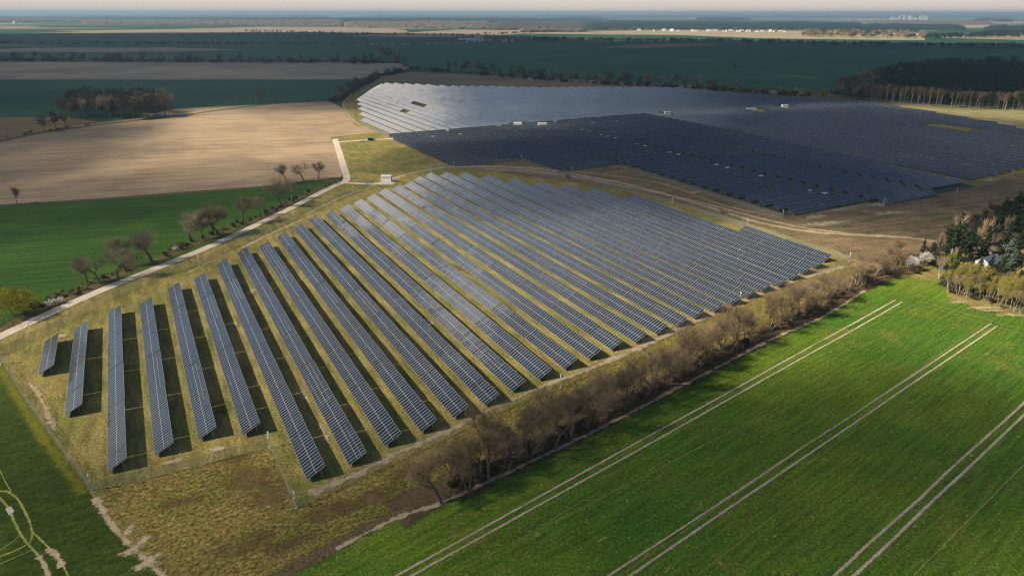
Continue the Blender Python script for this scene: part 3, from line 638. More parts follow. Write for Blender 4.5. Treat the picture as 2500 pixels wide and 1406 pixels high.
def conifer(seed, h=16.0, w=3.2, base=0.15, whorls=20, dens=26, s=0.30, droop=0.25, pine=False):
    r = random.Random(seed); tb, cb = MB(), MB(); bend = Vector((r.uniform(-.3, .3), r.uniform(-.3, .3), 0))
    ax = lambda t: bend * t * t + Vector((0, 0, h * t))
    for i in range(5): tb.tube(ax(i / 5), ax((i + 1) / 5), 0.20 * h / 16 * (1 - i / 5.6) + 0.02, 0.20 * h / 16 * (1 - (i + 1) / 5.6) + 0.02, n=6, cap=False)
    for k in range(whorls):
        t = base + (1 - base) * (k + r.random() * 0.7) / whorls
        if t > 1: continue
        prof = (math.sin(min(1, (t - base) / (1 - base) * 1.15 + 0.12) * math.pi) ** 0.6 if pine else (1 - (t - base) / (1 - base)) ** 0.8 + 0.04)
        for b_ in range(r.randint(4, 6)):
            a = r.uniform(0, 2 * math.pi); L = w * prof * r.uniform(0.55, 1.1)
            d = Vector((math.cos(a), math.sin(a), (0.35 if pine else -droop) + r.uniform(-.15, .2))).normalized()
            p = ax(t); q = p + d * L
            tb.tube(p, q, 0.045, 0.015, n=3, cap=False)
            nn = int(dens * (L / w) + 4)
            for j in range(nn):
                u = (0.35 + 0.65 * r.random()) if pine else (0.12 + 0.88 * r.random())
                pp = p + d * L * u + Vector((r.gauss(0, .22), r.gauss(0, .22), r.gauss(0, 0.16))) * (1.3 if pine else 0.8) - Vector((0, 0, 0 if pine else 0.25 * u))
                leaf(cb, pp, s * r.uniform(0.6, 1.3), r)
    return tb, cb
def far_tree(seed, h=12.0, w=4.5, n=330, s=0.42, con=False, tk=0.16):
    """lighter build for trees hundreds of metres off: trunk, boughs and sprays"""
    r = random.Random(seed); tb, cb = MB(), MB()
    tb.tube((0, 0, 0), (0, 0, h * 0.75), tk, 0.05, n=5, cap=False)
    lobes = [(Vector((r.uniform(-.5, .5) * w, r.uniform(-.5, .5) * w, h * r.uniform(0.42, 0.86))), r.uniform(0.3, 0.52) * w) for _ in range(9)]
    for c, q in lobes: tb.tube((0, 0, c.z * 0.55), c, 0.07, 0.02, n=3, cap=False)
    for i in range(n):
        if con:
            t = r.random() ** 0.8; a = r.uniform(0, 6.283); rr = w * (1 - t) ** 0.8 * 0.5 * r.uniform(0.5, 1)
            p = Vector((rr * math.cos(a), rr * math.sin(a), h * (0.12 + 0.88 * t)))
        else:
            c, q = r.choice(lobes); p = c + rv(r) * q * r.uniform(0.35, 1.0) ** 0.6; p.z = min(p.z, h)
        leaf(cb, p, s * r.uniform(0.5, 1.25), r)
    return tb, cb
def sprig_tree(seed, h=12.0, w=4.2, n=520, tk=0.14, low=0.30):
    """far bare tree: a fan of long fine sprays on a trunk"""
    r = random.Random(seed); tb, cb = MB(), MB(); z0 = h * low
    tb.tube((0, 0, 0), (r.uniform(-.4, .4), 0, z0), tk, tk * 0.8, n=5, cap=False)
    tips = []
    for i in range(8):
        a = r.uniform(0, 6.283); e = Vector((math.cos(a) * w * 0.5 * r.uniform(.4, 1), math.sin(a) * w * 0.5 * r.uniform(.4, 1), h * r.uniform(0.55, 0.85)))
        tb.tube((0, 0, z0 * r.uniform(0.8, 1)), e, tk * 0.6, 0.04, n=3, cap=False); tips.append(e)
    for i in range(n):
        c = r.choice(tips); p = Vector((0, 0, z0)).lerp(c, r.uniform(0.35, 1.05)) + rv(r) * w * 0.13
        d = ((p - Vector((0, 0, z0 * 0.7))).normalized() + rv(r) * 0.55).normalized()
        twig(cb, p, d, h * 0.14 * r.uniform(0.6, 1.3), 0.13 * h / 12)
    return tb, cb
def shrub(seed, h=2.0, w=2.2, n=420, s=0.13, leafy=True, tw=0.03):
    r = random.Random(seed); tb, cb = MB(), MB(); tips = []
    for i in range(9):
        a = r.uniform(0, 6.283); e = Vector((math.cos(a) * w * 0.42 * r.random() ** .5, math.sin(a) * w * 0.42 * r.random() ** .5, h * r.uniform(.5, .95)))
        tb.tube((e.x * .15, e.y * .15, 0), e, 0.035, 0.012, n=3, cap=False); tips.append(e)
    for i in range(n):
        c = r.choice(tips); t = r.uniform(0.3, 1); p = Vector((c.x * t, c.y * t, c.z * (0.25 + 0.75 * t))) + rv(r) * w * 0.2 * r.random()
        p.z = max(0.05, p.z)
        if leafy: leaf(cb, p, s * r.uniform(.6, 1.3), r)
        else: twig(cb, p, (rv(r) + Vector((0, 0, .6))).normalized(), h * .28, tw)
    return tb, cb
class Kind:
    def __init__(s, tb, cb, mt, mc, nm='tree', crown='crown'):
        s.tb, s.cb, s.name, s.crown = tb, cb, nm, crown
        s.h = max(v[2] for v in cb.v)
        s.mt = tb.mesh('trunk', mt); s.mc = cb.mesh(crown, mc)
    def put(s, loc, h, label, cat, group=None, rz=None, wide=1.0, tilt=0.0):
        t = tag(empty(s.name, (loc.x, loc.y, 0), rnd.uniform(0, 6.28) if rz is None else rz), label, cat, group)
        k = h / s.h; t.scale = (k * wide, k * wide, k)
        if tilt: t.rotation_euler.x = R(rnd.uniform(-tilt, tilt)); t.rotation_euler.y = R(rnd.uniform(-tilt, tilt))
        obj('trunk' if 'tree' in s.name or s.name in ('birch', 'pine', 'spruce') else 'stem', s.mt, t); obj(s.crown, s.mc, t)
        return t
def merged(name, items, mats_of, kind='stuff', label=None, cat=None):
    """one mass out of many copies: items (Kind, loc, h, wide)"""
    mats, V, F, MI = [], [], [], []; b = 0
    def midx(m):
        if m not in mats: mats.append(m)
        return mats.index(m)
    for kd, loc, h, wide in items:
        k = h / kd.h; a = rnd.uniform(0, 6.28); c, s_ = math.cos(a) * k * wide, math.sin(a) * k * wide
        for src, me in ((kd.tb, kd.mt), (kd.cb, kd.mc)):
            A = np.array(src.v); P = np.stack([A[:, 0] * c - A[:, 1] * s_ + loc.x, A[:, 0] * s_ + A[:, 1] * c + loc.y, A[:, 2] * k], 1)
            V.append(P); F += [tuple(b + i for i in f) for f in src.f]
            im = [midx(x) for x in me.materials]; MI += [im[i] for i in src.m]; b += len(A)
    me = bpy.data.meshes.new(name); me.from_pydata(np.concatenate(V).tolist(), [], F)
    for x in mats: me.materials.append(x)
    me.polygons.foreach_set('material_index', MI); me.update()
    return tag(obj(name, me), label, cat, kind=kind)

CR = [M_twig, M_bud, M_ivy]
T_bare = [Kind(*broad(11 + i, h=11, spread=[6.0, 4.6, 5.2, 6.2, 4.4][i], stems=[1, 3, 2, 1, 4][i], low=[.27, .22, .25, .22, .24][i], ntw=3000, tl=1.35, tw=.04, leafy=[0, 60, 0, 0, 90][i], balls=[0, 1, 0, 0, 2][i], trunk_r=.24), M_bark, CR) for i in range(5)]
T_road = [Kind(*broad(31 + i, h=11, spread=[6.6, 4.6, 5.6][i], stems=1, low=.22, ntw=3000, tw=.036, tl=1.7, leafy=[150, 40, 0][i], leaf_s=.1, trunk_r=.26, lean=.2, upright=.3), M_bark, [M_twig2, M_bud, M_ivy]) for i in range(3)]
T_budding = [Kind(*broad(41 + i, h=10, spread=[3.0, 2.6][i], stems=[2, 1][i], low=.3, ntw=1300, leafy=1500, leaf_s=.13, trunk_r=.15), M_birchbark, [M_bud, M_bud, M_ivy], 'birch') for i in range(2)]
T_pale = [Kind(*broad(51 + i, h=11, spread=[3.2, 2.6][i], stems=[2, 1][i], low=.33, ntw=1500, leafy=200, trunk_r=.20, lean=.3), M_birchbark, [M_twig, M_bud, M_ivy], 'birch') for i in range(2)]
T_pine = [Kind(*conifer(61 + i, h=17, w=[4.0, 3.6][i], base=.28, whorls=17, dens=48, s=.30, pine=True), M_bark, M_pine, 'pine') for i in range(2)]
T_fir = [Kind(*conifer(71 + i, h=17, w=[3.8, 3.2][i], base=.06, whorls=24, dens=40, s=.28), M_bark, M_pine, 'spruce') for i in range(2)]
T_spruce = [Kind(*conifer(81, h=12, w=3.6, base=.05, whorls=20, dens=42, s=.26), M_bark, M_spruce, 'spruce')]
T_leafy = [Kind(*broad(91 + i, h=8, spread=[4.4, 3.2][i], stems=3, low=.16, ntw=700, leafy=[6500, 4200][i], leaf_s=.17, trunk_r=.14), M_bark, [M_bud, M_fresh, M_ivy]) for i in range(2)]
T_ball = [Kind(*far_tree(97, 8, 8.6, 5200, .19), M_bark, M_gold)]
T_bloss = [Kind(*broad(101, h=6, spread=4.0, stems=3, low=.16, ntw=800, leafy=2300, leaf_s=.15, trunk_r=.13), M_bark, [M_twig2, M_blossom, M_ivy], 'blossom_tree')]
S_dark = [Kind(*shrub(111 + i, 2.2, 3.0, 520, .15), M_bark, M_scrub, 'bush', 'foliage') for i in range(2)]
S_twig = [Kind(*shrub(121 + i, 2.2, 3.0, 560, leafy=False, tw=.05), M_bark, M_twig, 'bush', 'foliage') for i in range(2)]
S_white = [Kind(*shrub(131, 2.2, 3.2, 600, .15), M_bark, M_blossom, 'bush', 'foliage')]
S_green = [Kind(*shrub(141, 2.0, 2.6, 420, .14), M_bark, M_fresh, 'bush', 'foliage')]
F_bare = [Kind(*sprig_tree(151 + i, 12, [5.0, 4.0, 6.0][i], 620), M_bark, M_twig2) for i in range(3)]
F_round = [Kind(*far_tree(161 + i, 12, [5.2, 4.2][i], 330, .42), M_bark, M_scrub) for i in range(2)]
F_gold = [Kind(*far_tree(166, 9, 5.5, 360, .42), M_bark, M_bud)]
F_pine = [Kind(*far_tree(171 + i, 15, [5.6, 6.6][i], 420, .46), M_bark, M_pine, 'pine') for i in range(2)]
F_birch = [Kind(*sprig_tree(181 + i, 17, [3.0, 2.4][i], 330, tk=.17, low=.42), M_birchbark, M_twig, 'birch') for i in range(2)]
F_rust = [Kind(*far_tree(191, 18, 6.0, 520, .5), M_bark, M_rust)]
F_white = [Kind(*shrub(195, 4.0, 6.0, 160, .42), M_bark, M_blossom, 'bush', 'foliage')]
F_low = [Kind(*shrub(196, 3.4, 5.5, 170, .42), M_bark, M_scrub, 'bush', 'foliage')]

# hedge of bare trees between the near panel field and the wheat
HB = [(1078, 1222, 9.6, 0), (1140, 1188, 10.5, 1), (1193, 1160, 9.8, 3), (1238, 1140, 7.5, 2), (1293, 1107, 11.5, 1), (1345, 1088, 11.5, 2), (1395, 1060, 8.8, 3), (1432, 1040, 10.8, 0), (1478, 1015, 10.8, 3), (1520, 996, 9.2, 4), (1572, 962, 11.2, 2), (1628, 935, 10.4, 0), (1655, 925, 9.2, 1), (1678, 905, 11.5, 4), (1700, 900, 10.4, 1), (1735, 880, 10.0, 3), (1775, 858, 9.8, 2), (1800, 848, 10.6, 0), (1825, 835, 8.0, 4), (1880, 802, 9.2, 1), (1905, 792, 9.4, 2), (1935, 775, 9.8, 4), (1965, 760, 8.8, 0), (1990, 748, 9.0, 1), (2020, 730, 8.6, 2), (2105, 690, 7.8, 4), (2135, 678, 7.8, 0), (2160, 665, 7.4, 2), (2185, 652, 7.6, 1)]
for i, (x, y, h, k) in enumerate(HB):
    T_bare[k].put(at(x, y + 6), h * 1.2, ('first bare tree at the lower-left tip of the hedge along the green wheat' if i == 0 else f'{nth(i + 1)} bare brown tree along the hedge beside the wheat, from its lower end'), 'tree', 'bare trees of the hedge beside the wheat', wide=1.12)
for i, (x, y, h) in enumerate([(2052, 716, 8.2), (2072, 708, 8.6), (2088, 700, 8.2)]):
    T_pale[i % 2].put(at(x, y), h, f'{nth(i + 1)} pale-barked leaning tree near the upper end of the wheat hedge', 'tree', 'pale trees of the hedge beside the wheat', tilt=9)
its = []
for a in range(240):
    t = rnd.random(); q = interp(t, [(0, 0), (1, 1)])
    X = 1090 + (2215 - 1090) * t; yb = interp(X, [(1078, 1215), (1290, 1118), (1500, 1010), (1740, 885), (1880, 812), (2010, 752), (2110, 692), (2215, 640)])
    p = at(X, yb + rnd.uniform(-26, 2) * (0.5 + 0.5 * (1 - t)))
    if 1830 < X < 1866: continue
    its.append((rnd.choice(S_twig * 3 + S_dark), p, rnd.uniform(1.0, 2.8), rnd.uniform(0.9, 1.3)))
merged('hedge_undergrowth', its, None)
# trees and bushes by the white road
for i, (x, y, h, k) in enumerate([(215, 692, 8.6, 1), (244, 688, 7.4, 2), (288, 678, 9.0, 2), (313, 654, 9.8, 1), (370, 638, 10.2, 0), (468, 588, 9.6, 2), (492, 583, 8.4, 1), (520, 574, 11.6, 0), (532, 572, 10.0, 2), (590, 548, 10.2, 1), (632, 534, 7.8, 2), (684, 503, 11.4, 0), (712, 494, 9.2, 2), (700, 446, 8.6, 1), (741, 440, 8.2, 2), (778, 436, 8.0, 1)]):
    lab = (f'{nth(i + 1)} bare tree by the white road, counted from the bottom left' if i < 13 else f'{nth(i - 12)} of three bare trees on the soil edge left of the road junction')
    T_road[k].put(at(x, y), h * 1.34, lab, 'tree', 'bare trees along the white road', wide=1.25)
T_ball[0].put(at(34, 778), 8.8, 'round yellow-green leafing tree at the left edge beside the white road', 'tree', wide=1.0)
T_road[1].put(at(42, 500), 9.4, 'dark lone tree on the edge of the ploughed field at far left', 'tree', wide=1.0)
for i, (x, y, h) in enumerate([(125, 748, 2.6), (145, 742, 2.6), (428, 612, 1.9)]):
    S_white[0].put(at(x, y), h, ['white blossoming bush next to the yellow-green tree', 'white-flecked bush just right of the blossoming bush by the road', 'small white blossoming bush between roadside trees'][i], 'bush', wide=1.1)
its = []
for X0, X1, n in ((60, 230, 46), (230, 330, 20), (400, 470, 20), (490, 660, 36), (660, 830, 26)):
    for _ in range(n):
        X = rnd.uniform(X0, X1); yb = interp(X, [(-60, 848), (60, 782), (180, 730), (300, 676), (420, 628), (520, 586), (640, 540), (740, 490), (830, 452)])
        its.append((rnd.choice(S_twig + S_dark), at(X, yb - rnd.uniform(8, 26) * (1.2 - X / 1200)), rnd.uniform(.8, 2.3), rnd.uniform(.8, 1.3)))
merged('roadside_scrub', its, None)
for i, (x, y) in enumerate([(334, 632), (345, 630), (1385, 437), (1760, 520), (1478, 412)]):
    (S_green if i < 2 else S_twig)[0].put(at(x, y), [1.3, 1.0, 4.6, 4.2, 2.4][i], ['small round dark bush in the green field left of the largest roadside tree', 'tiny round bush beside the small dark bush in the green field', 'lone dark bush on the sandy track above the near panel field', 'pale twiggy bush on the dry bank right of the sandy track', 'low bush in front of the middle block of rows'][i], 'bush')
# wood at the right edge, around the houses
W = [('p', 2322, 640, 19), ('p', 2350, 650, 15), ('f', 2300, 655, 12), ('f', 2330, 672, 10), ('p', 2372, 628, 15), ('f', 2395, 640, 14), ('p', 2425, 600, 17), ('p', 2455, 590, 17), ('p', 2482, 600, 18), ('f', 2442, 640, 16), ('f', 2475, 655, 15), ('p', 2500, 570, 17), ('p', 2440, 560, 14), ('p', 2472, 548, 15), ('p', 2510, 620, 17), ('s', 2452, 668, 13), ('s', 2386, 676, 7.5), ('f', 2362, 690, 9), ('f', 2405, 690, 8.5), ('f', 2345, 700, 5), ('f', 2270, 640, 8), ('f', 2250, 625, 7), ('s', 2300, 696, 5.5), ('f', 2435, 692, 10), ('p', 2392, 600, 12), ('f', 2525, 680, 13), ('f', 2460, 700, 8), ('f', 2415, 668, 7), ('p', 2545, 640, 16), ('f', 2480, 715, 8), ('f', 2388, 672, 6.5), ('f', 2430, 676, 6), ('f', 2410, 682, 5.5)]
wn_ = {}
for k, x, y, h in W:
    kd = {'p': T_pine, 'f': T_fir, 's': T_spruce}[k]; wn_[k] = wn_.get(k, 0) + 1
    rnd.choice(kd).put(at(x, y), h, {'p': f'{nth(wn_[k])} tall dark pine of the wood around the white house', 'f': f'{nth(wn_[k])} dense dark green spruce of the wood around the white house', 's': ['grey-blue spruce with drooping boughs right of the white house', 'slim blue spruce left of the white house', 'low grey-green spruce behind the pale spreading birch'][min(2, wn_[k] - 1)]}[k], 'conifer', {'p': 'dark pines at the right edge', 'f': 'dark spruces at the right edge', 's': None}[k], wide=1.15)
for i, (x, y, h, lab) in enumerate([(2226, 662, 6.0, 'white blossoming tree at the corner of the wheat field'), (2258, 648, 5.5, 'faded blossom tree behind the white blossoming one')]):
    T_bloss[0].put(at(x, y), h, lab, 'tree', wide=1.15)
T_pale[0].put(at(2292, 682), 9.5, 'spreading pale birch in front of the dark spruces', 'tree'); T_leafy[1].put(at(2322, 668), 8.2, 'bright yellow-green leafing tree right of the spreading birch', 'tree', wide=.75)
T_leafy[1].put(at(2350, 684), 5.0, 'low yellow-green bush-like tree behind the young birches', 'tree'); T_leafy[1].put(at(2487, 700), 4.4, 'fresh green small tree left of the thatch-coloured roof', 'tree')
BR = [(2312, 716, 8.6), (2324, 712, 8.2), (2336, 722, 8.8), (2343, 716, 9.0), (2352, 726, 7.6), (2358, 730, 6.6), (2366, 724, 8.4), (2374, 728, 8.4), (2383, 722, 8.0), (2390, 732, 7.0), (2402, 730, 7.6), (2412, 736, 8.0), (2424, 738, 8.4), (2438, 744, 8.2), (2446, 738, 8.0), (2452, 752, 6.6), (2466, 752, 7.0), (2476, 762, 7.2), (2490, 762, 7.0), (2500, 772, 7.4), (2462, 742, 8.0), (2484, 745, 8.2), (2500, 752, 7.8), (2516, 770, 8), (2395, 716, 7.6), (2420, 718, 7.8), (2448, 722, 7.2), (2478, 728, 7.4), (2505, 735, 8.0), (2380, 702, 7.0), (2398, 704, 7.6), (2418, 703, 7.2), (2440, 706, 7.8), (2465, 710, 7.4), (2368, 708, 7.2), (2495, 716, 7.8), (2335, 706, 7.6), (2352, 712, 7.9)]
for i, (x, y, h) in enumerate(BR):
    (T_budding + T_pale[:1] + T_budding)[i % 5].put(at(x, y), h * rnd.uniform(0.85, 1.35), f'{nth(i + 1)} slender yellow-green budding birch of the grove beside the wheat, from the left', 'birch', 'budding birches by the wheat field', wide=.8, tilt=5)
its = [(rnd.choice(S_twig + S_green + S_dark), at(rnd.uniform(2315, 2540), 0) if 0 else at(X, interp(X, [(2300, 705), (2330, 720), (2420, 745), (2520, 775)]) - rnd.uniform(0, 34)), rnd.uniform(1.0, 2.6), 1.1) for X in [rnd.uniform(2308, 2540) for _ in range(110)]]
merged('grove_undergrowth', its, None)
its = [(rnd.choice(S_twig + S_dark), at(X, interp(X, [(2200, 640), (2300, 600), (2400, 520), (2600, 470)]) + rnd.uniform(-8, 40)), rnd.uniform(1.5, 3.2), 1.2) for X in [rnd.uniform(2215, 2560) for _ in range(120)]]
merged('wood_undergrowth', its, None)
its = [(rnd.choice(F_bare + F_bare + F_round), at(X, yy), rnd.uniform(5.5, 8.5), 1.15) for X, yy in [(rnd.uniform(2370, 2640), rnd.uniform(475, 560)) for _ in range(120)] if yy > 600 - (X - 2370) * 0.9]
merged('brown_thicket', its, None)
for i, (x, y, h) in enumerate([(2318, 640, 20.5), (2282, 640, 13), (2392, 636, 18), (2372, 652, 16), (2447, 610, 15)]):
    F_birch[i % 2].put(at(x, y), h, f'{nth(i + 1)} thin white birch trunk rising out of the dark pines, from the left' if i else 'tallest thin white birch rising above the dark pine', 'birch', 'white birches among the pines')

# hedgerows and copses farther off
def line(pts, n, kinds, h0, h1, label, cat, group, jit=6, wide=1.0, start=0):
    L = [at(*q) for q in pts]; d = [0]
    for a, b in zip(L, L[1:]): d.append(d[-1] + (b - a).length)
    for i in range(n):
        s = d[-1] * (i + 0.5 + rnd.uniform(-.35, .35)) / n
        j = max(k for k in range(len(d) - 1) if d[k] <= s); p = L[j].lerp(L[j + 1], (s - d[j]) / (d[j + 1] - d[j]))
        p = p + Vector((rnd.uniform(-jit, jit), rnd.uniform(-jit, jit), 0))
        rnd.choice(kinds).put(p, rnd.uniform(h0, h1), label.format(nth(i + 1 + start)), cat, group, wide=wide * rnd.uniform(.8, 1.2))
line([(1085, 172), (1200, 184), (1330, 196), (1420, 204), (1480, 205), (1560, 210), (1700, 216), (1800, 222)], 46, F_round + F_bare, 9, 17, '{} dark bare tree of the hedgerow behind the far field, from the left', 'tree', 'hedgerow trees behind the far panel field', wide=1.35)
line([(1900, 232), (1960, 236), (2020, 238)], 7, F_gold, 6, 10, '{} yellow-green bush tree at the right end of the far hedgerow', 'tree', 'yellow-green trees of the far hedgerow', wide=1.3)
line([(1240, 192), (1290, 196), (1620, 213), (1700, 218), (1730, 220)], 12, F_white, 2.2, 3.6, '{} white blossoming bush below the far hedgerow, from the left', 'bush', 'blossoming bushes of the far hedgerow', wide=1.2)
line([(1845, 228), (1905, 233)], 6, F_white, 3, 4.6, '{} white blossoming bush in the clump beside the yellow-green trees', 'bush', 'clump of blossoming bushes', jit=4, wide=1.3)
line([(815, 252), (835, 240), (860, 222), (890, 206), (925, 188), (950, 182), (985, 174), (1005, 170)], 30, F_round + F_bare, 7, 12, '{} dark hedge tree along the track left of the far field', 'tree', 'hedge trees along the curved track', wide=1.35)
line([(970, 176), (1005, 166)], 5, F_white, 3.5, 6, '{} pale blossom bush at the bend of the curved track hedge', 'bush', 'blossom bushes at the track bend')
line([(0, 148), (150, 150), (330, 151), (480, 152)], 30, F_round + F_bare, 12, 19, '{} dark tree of the long row beyond the fallow field, from the left', 'tree', 'tree row beyond the fallow field, left part', jit=14, wide=1.7)
line([(430, 150), (560, 152), (700, 152), (800, 153), (900, 152), (960, 156)], 26, F_bare + F_round, 9, 18, '{} scattered bare tree beyond the fallow field, right of the dense row', 'tree', 'tree row beyond the fallow field, right part', jit=14, wide=1.5)
line([(935, 128), (950, 140), (975, 150), (1000, 158)], 14, F_round + F_bare, 9, 18, '{} tree of the dark clump above the corner of the fallow field', 'tree', 'tree clump at the field corner', jit=14, wide=1.2)
line([(175, 284), (210, 292), (260, 294), (310, 291), (350, 290), (400, 286), (412, 280), (405, 268), (360, 262), (300, 262), (240, 264), (190, 268)], 30, F_bare + F_rust + F_round, 15, 23, '{} tall bare tree of the dark copse between the dark field and ploughed soil', 'tree', 'trees of the dark copse', jit=9, wide=1.15)
its = [(rnd.choice(F_rust + F_round), at(rnd.uniform(180, 405), rnd.uniform(264, 289)), rnd.uniform(12, 21), 1.3) for _ in range(90)]
merged('copse_interior', its, None)
for i, (x, y, h, lab) in enumerate([(108, 322, 13, 'round dark tree leftmost of three on the field boundary'), (138, 317, 14, 'dark bushy tree in the middle of three on the field boundary'), (160, 314, 15, 'dark forked tree rightmost of three on the field boundary'), (640, 250, 13.5, 'lone rounded bare tree on the edge of the dark green field'), (567, 252, 8.5, 'smaller bare tree left of the lone rounded one'), (1650, 207, 15, 'tall dark rounded tree standing out of the far hedgerow'), (1792, 171, 9, 'brown bushy tree on the path across the dark green field'), (1921, 190, 8, 'small bare tree alone in the dark green field'), (1395, 203, 15, 'broad dark tree in the middle of the far hedgerow')]):
    (F_round + F_bare)[i % 5].put(at(x, y), h, lab, 'tree', wide=1.25)
line([(0, 341), (120, 321), (250, 301)], 12, F_low, 1.2, 2.6, '{} low dark bush on the boundary left of the copse', 'bush', 'low bushes on the field boundary')
line([(430, 262), (520, 258), (700, 252), (800, 247)], 14, F_low, 1.0, 2.4, '{} low dark bush on the boundary right of the copse', 'bush', 'low bushes right of the copse')
line([(0, 107), (120, 108), (300, 109), (460, 109), (640, 109), (820, 110)], 60, F_low + F_round, 5, 9, '{} dark bush of the thin far hedge across the green fields, from the left', 'bush', 'bushes of the thin far hedge', wide=2.2)
line([(870, 113), (900, 112), (1000, 110), (1100, 107), (1180, 105)], 16, F_white, 3.5, 6, '{} pale blossoming bush of the hedge below the silos', 'bush', 'blossoming bushes below the silos', wide=1.8)
# dark forest at the upper right: edge birches are separate, the mass behind is one wood
line([(2120, 246), (2180, 250), (2240, 255), (2300, 258)], 26, F_birch, 15, 19, '{} pale birch trunk of the forest edge left of the gap, from the left', 'birch', 'birches of the forest edge, left stretch', jit=3)
line([(2310, 262), (2400, 266), (2500, 270), (2560, 274)], 34, F_birch + F_birch + F_pine, 14, 18, '{} pale trunk of the forest edge beside the sunlit strip, right stretch', 'birch', 'trees of the forest edge, right stretch', jit=4)
line([(2025, 238), (2060, 241), (2120, 245)], 16, F_bare + F_round, 9, 16, '{} bare tree at the left end of the dark forest', 'tree', 'bare trees at the forest end', jit=8, wide=1.2)
its = []
for _ in range(1100):
    X = rnd.uniform(2045, 2760); top = interp(X, [(2045, 225), (2110, 196), (2200, 178), (2280, 168), (2500, 160), (2760, 158)]); bot = interp(X, [(2045, 236), (2300, 256), (2500, 266), (2760, 280)])
    yy = bot - (bot - top) * rnd.random() ** 1.3
    con = X > 2180 + rnd.uniform(-70, 90) and yy < bot - 6
    its.append((rnd.choice(F_pine) if con else rnd.choice(F_bare + F_round), at(X, yy), rnd.uniform(15, 20) if con else rnd.uniform(12, 17), 1.5))
merged('forest', its, None)
# more distant tree belts
def belt(name, pts, n, kinds, h0, h1, dy, wide=2.0):
    its = []
    for _ in range(n):
        X = rnd.uniform(pts[0][0], pts[-1][0]); Y = interp(X, pts) - rnd.random() * dy
        its.append((rnd.choice(kinds), at(X, Y), rnd.uniform(h0, h1), wide))
    merged(name, its, None)
L_bare = [Kind(*far_tree(201, 12, 7, 60, 1.1, tk=.3), M_bark, M_twig2)]; L_dark = [Kind(*far_tree(202, 12, 6, 60, 1.2, tk=.3), M_bark, M_pine)]; L_pale = [Kind(*far_tree(203, 12, 7, 60, 1.1, tk=.3), M_birchbark, M_twig)]
belt('tree_belt', [(1300, 103), (1450, 104), (1700, 107), (1900, 110), (2100, 116), (2500, 121)], 520, L_bare + L_dark, 9, 15, 4, 1.2)
belt('tree_belt', [(440, 96), (600, 92), (800, 96), (900, 108)], 90, L_bare, 6, 12, 10, 1.4)
belt('tree_belt', [(1960, 92), (2060, 93), (2200, 95), (2260, 98)], 260, L_pale + L_bare + L_pale + L_dark, 12, 22, 12, 1.3)
belt('tree_belt', [(2260, 99), (2400, 94), (2560, 92)], 220, L_dark, 10, 18, 8, 1.5)
belt('tree_belt', [(1425, 78), (1650, 75), (1900, 77), (2000, 76)], 150, L_pale, 8, 15, 5, 1.3)
belt('tree_belt', [(600, 80), (900, 88), (1150, 92), (1300, 83), (1400, 80)], 120, L_dark + L_bare, 8, 14, 3, 1.2)
belt('tree_belt', [(1180, 106), (1260, 104), (1310, 102)], 40, L_bare, 7, 12, 10, 1.4)

for i in range(26):
    X = 1095 + 1120 * (i + rnd.uniform(.2, .8)) / 26; yb = interp(X, [(1078, 1208), (1290, 1108), (1500, 1000), (1740, 872), (1880, 800), (2010, 738), (2110, 682), (2215, 632)])
    if 1835 < X < 1868: continue
    rnd.choice(T_bare).put(at(X, yb - 12 - rnd.uniform(0, 12)), rnd.uniform(9, 12.5) * (1 - 0.25 * i / 26), f'{nth(i + 1)} bare tree in the rear rank of the hedge, facing the panels', 'tree', 'rear rank of bare hedge trees', wide=1.15)
def low(name, pts, n, kinds, h0, h1, jit, wide):
    its = []
    for _ in range(n):
        X = rnd.uniform(pts[0][0], pts[-1][0]); q = at(X, interp(X, pts)); its.append((rnd.choice(kinds), q + Vector((rnd.uniform(-jit, jit), rnd.uniform(-jit, jit), 0)), rnd.uniform(h0, h1), wide))
    merged(name, its, None)
low('hedge_shrubs', [(1005, 170), (1200, 186), (1420, 204), (1560, 211), (1700, 218), (1900, 232), (2030, 240)], 260, F_low + F_low + F_bare, 3, 7, 6, 1.3)
low('hedge_shrubs', [(815, 252), (835, 240), (860, 222), (890, 206), (925, 188), (985, 174)], 120, F_low, 2.5, 5.5, 6, 1.3)
low('hedge_shrubs', [(-20, 150), (400, 152), (960, 156)], 260, F_low + F_bare, 4, 9, 12, 1.6)
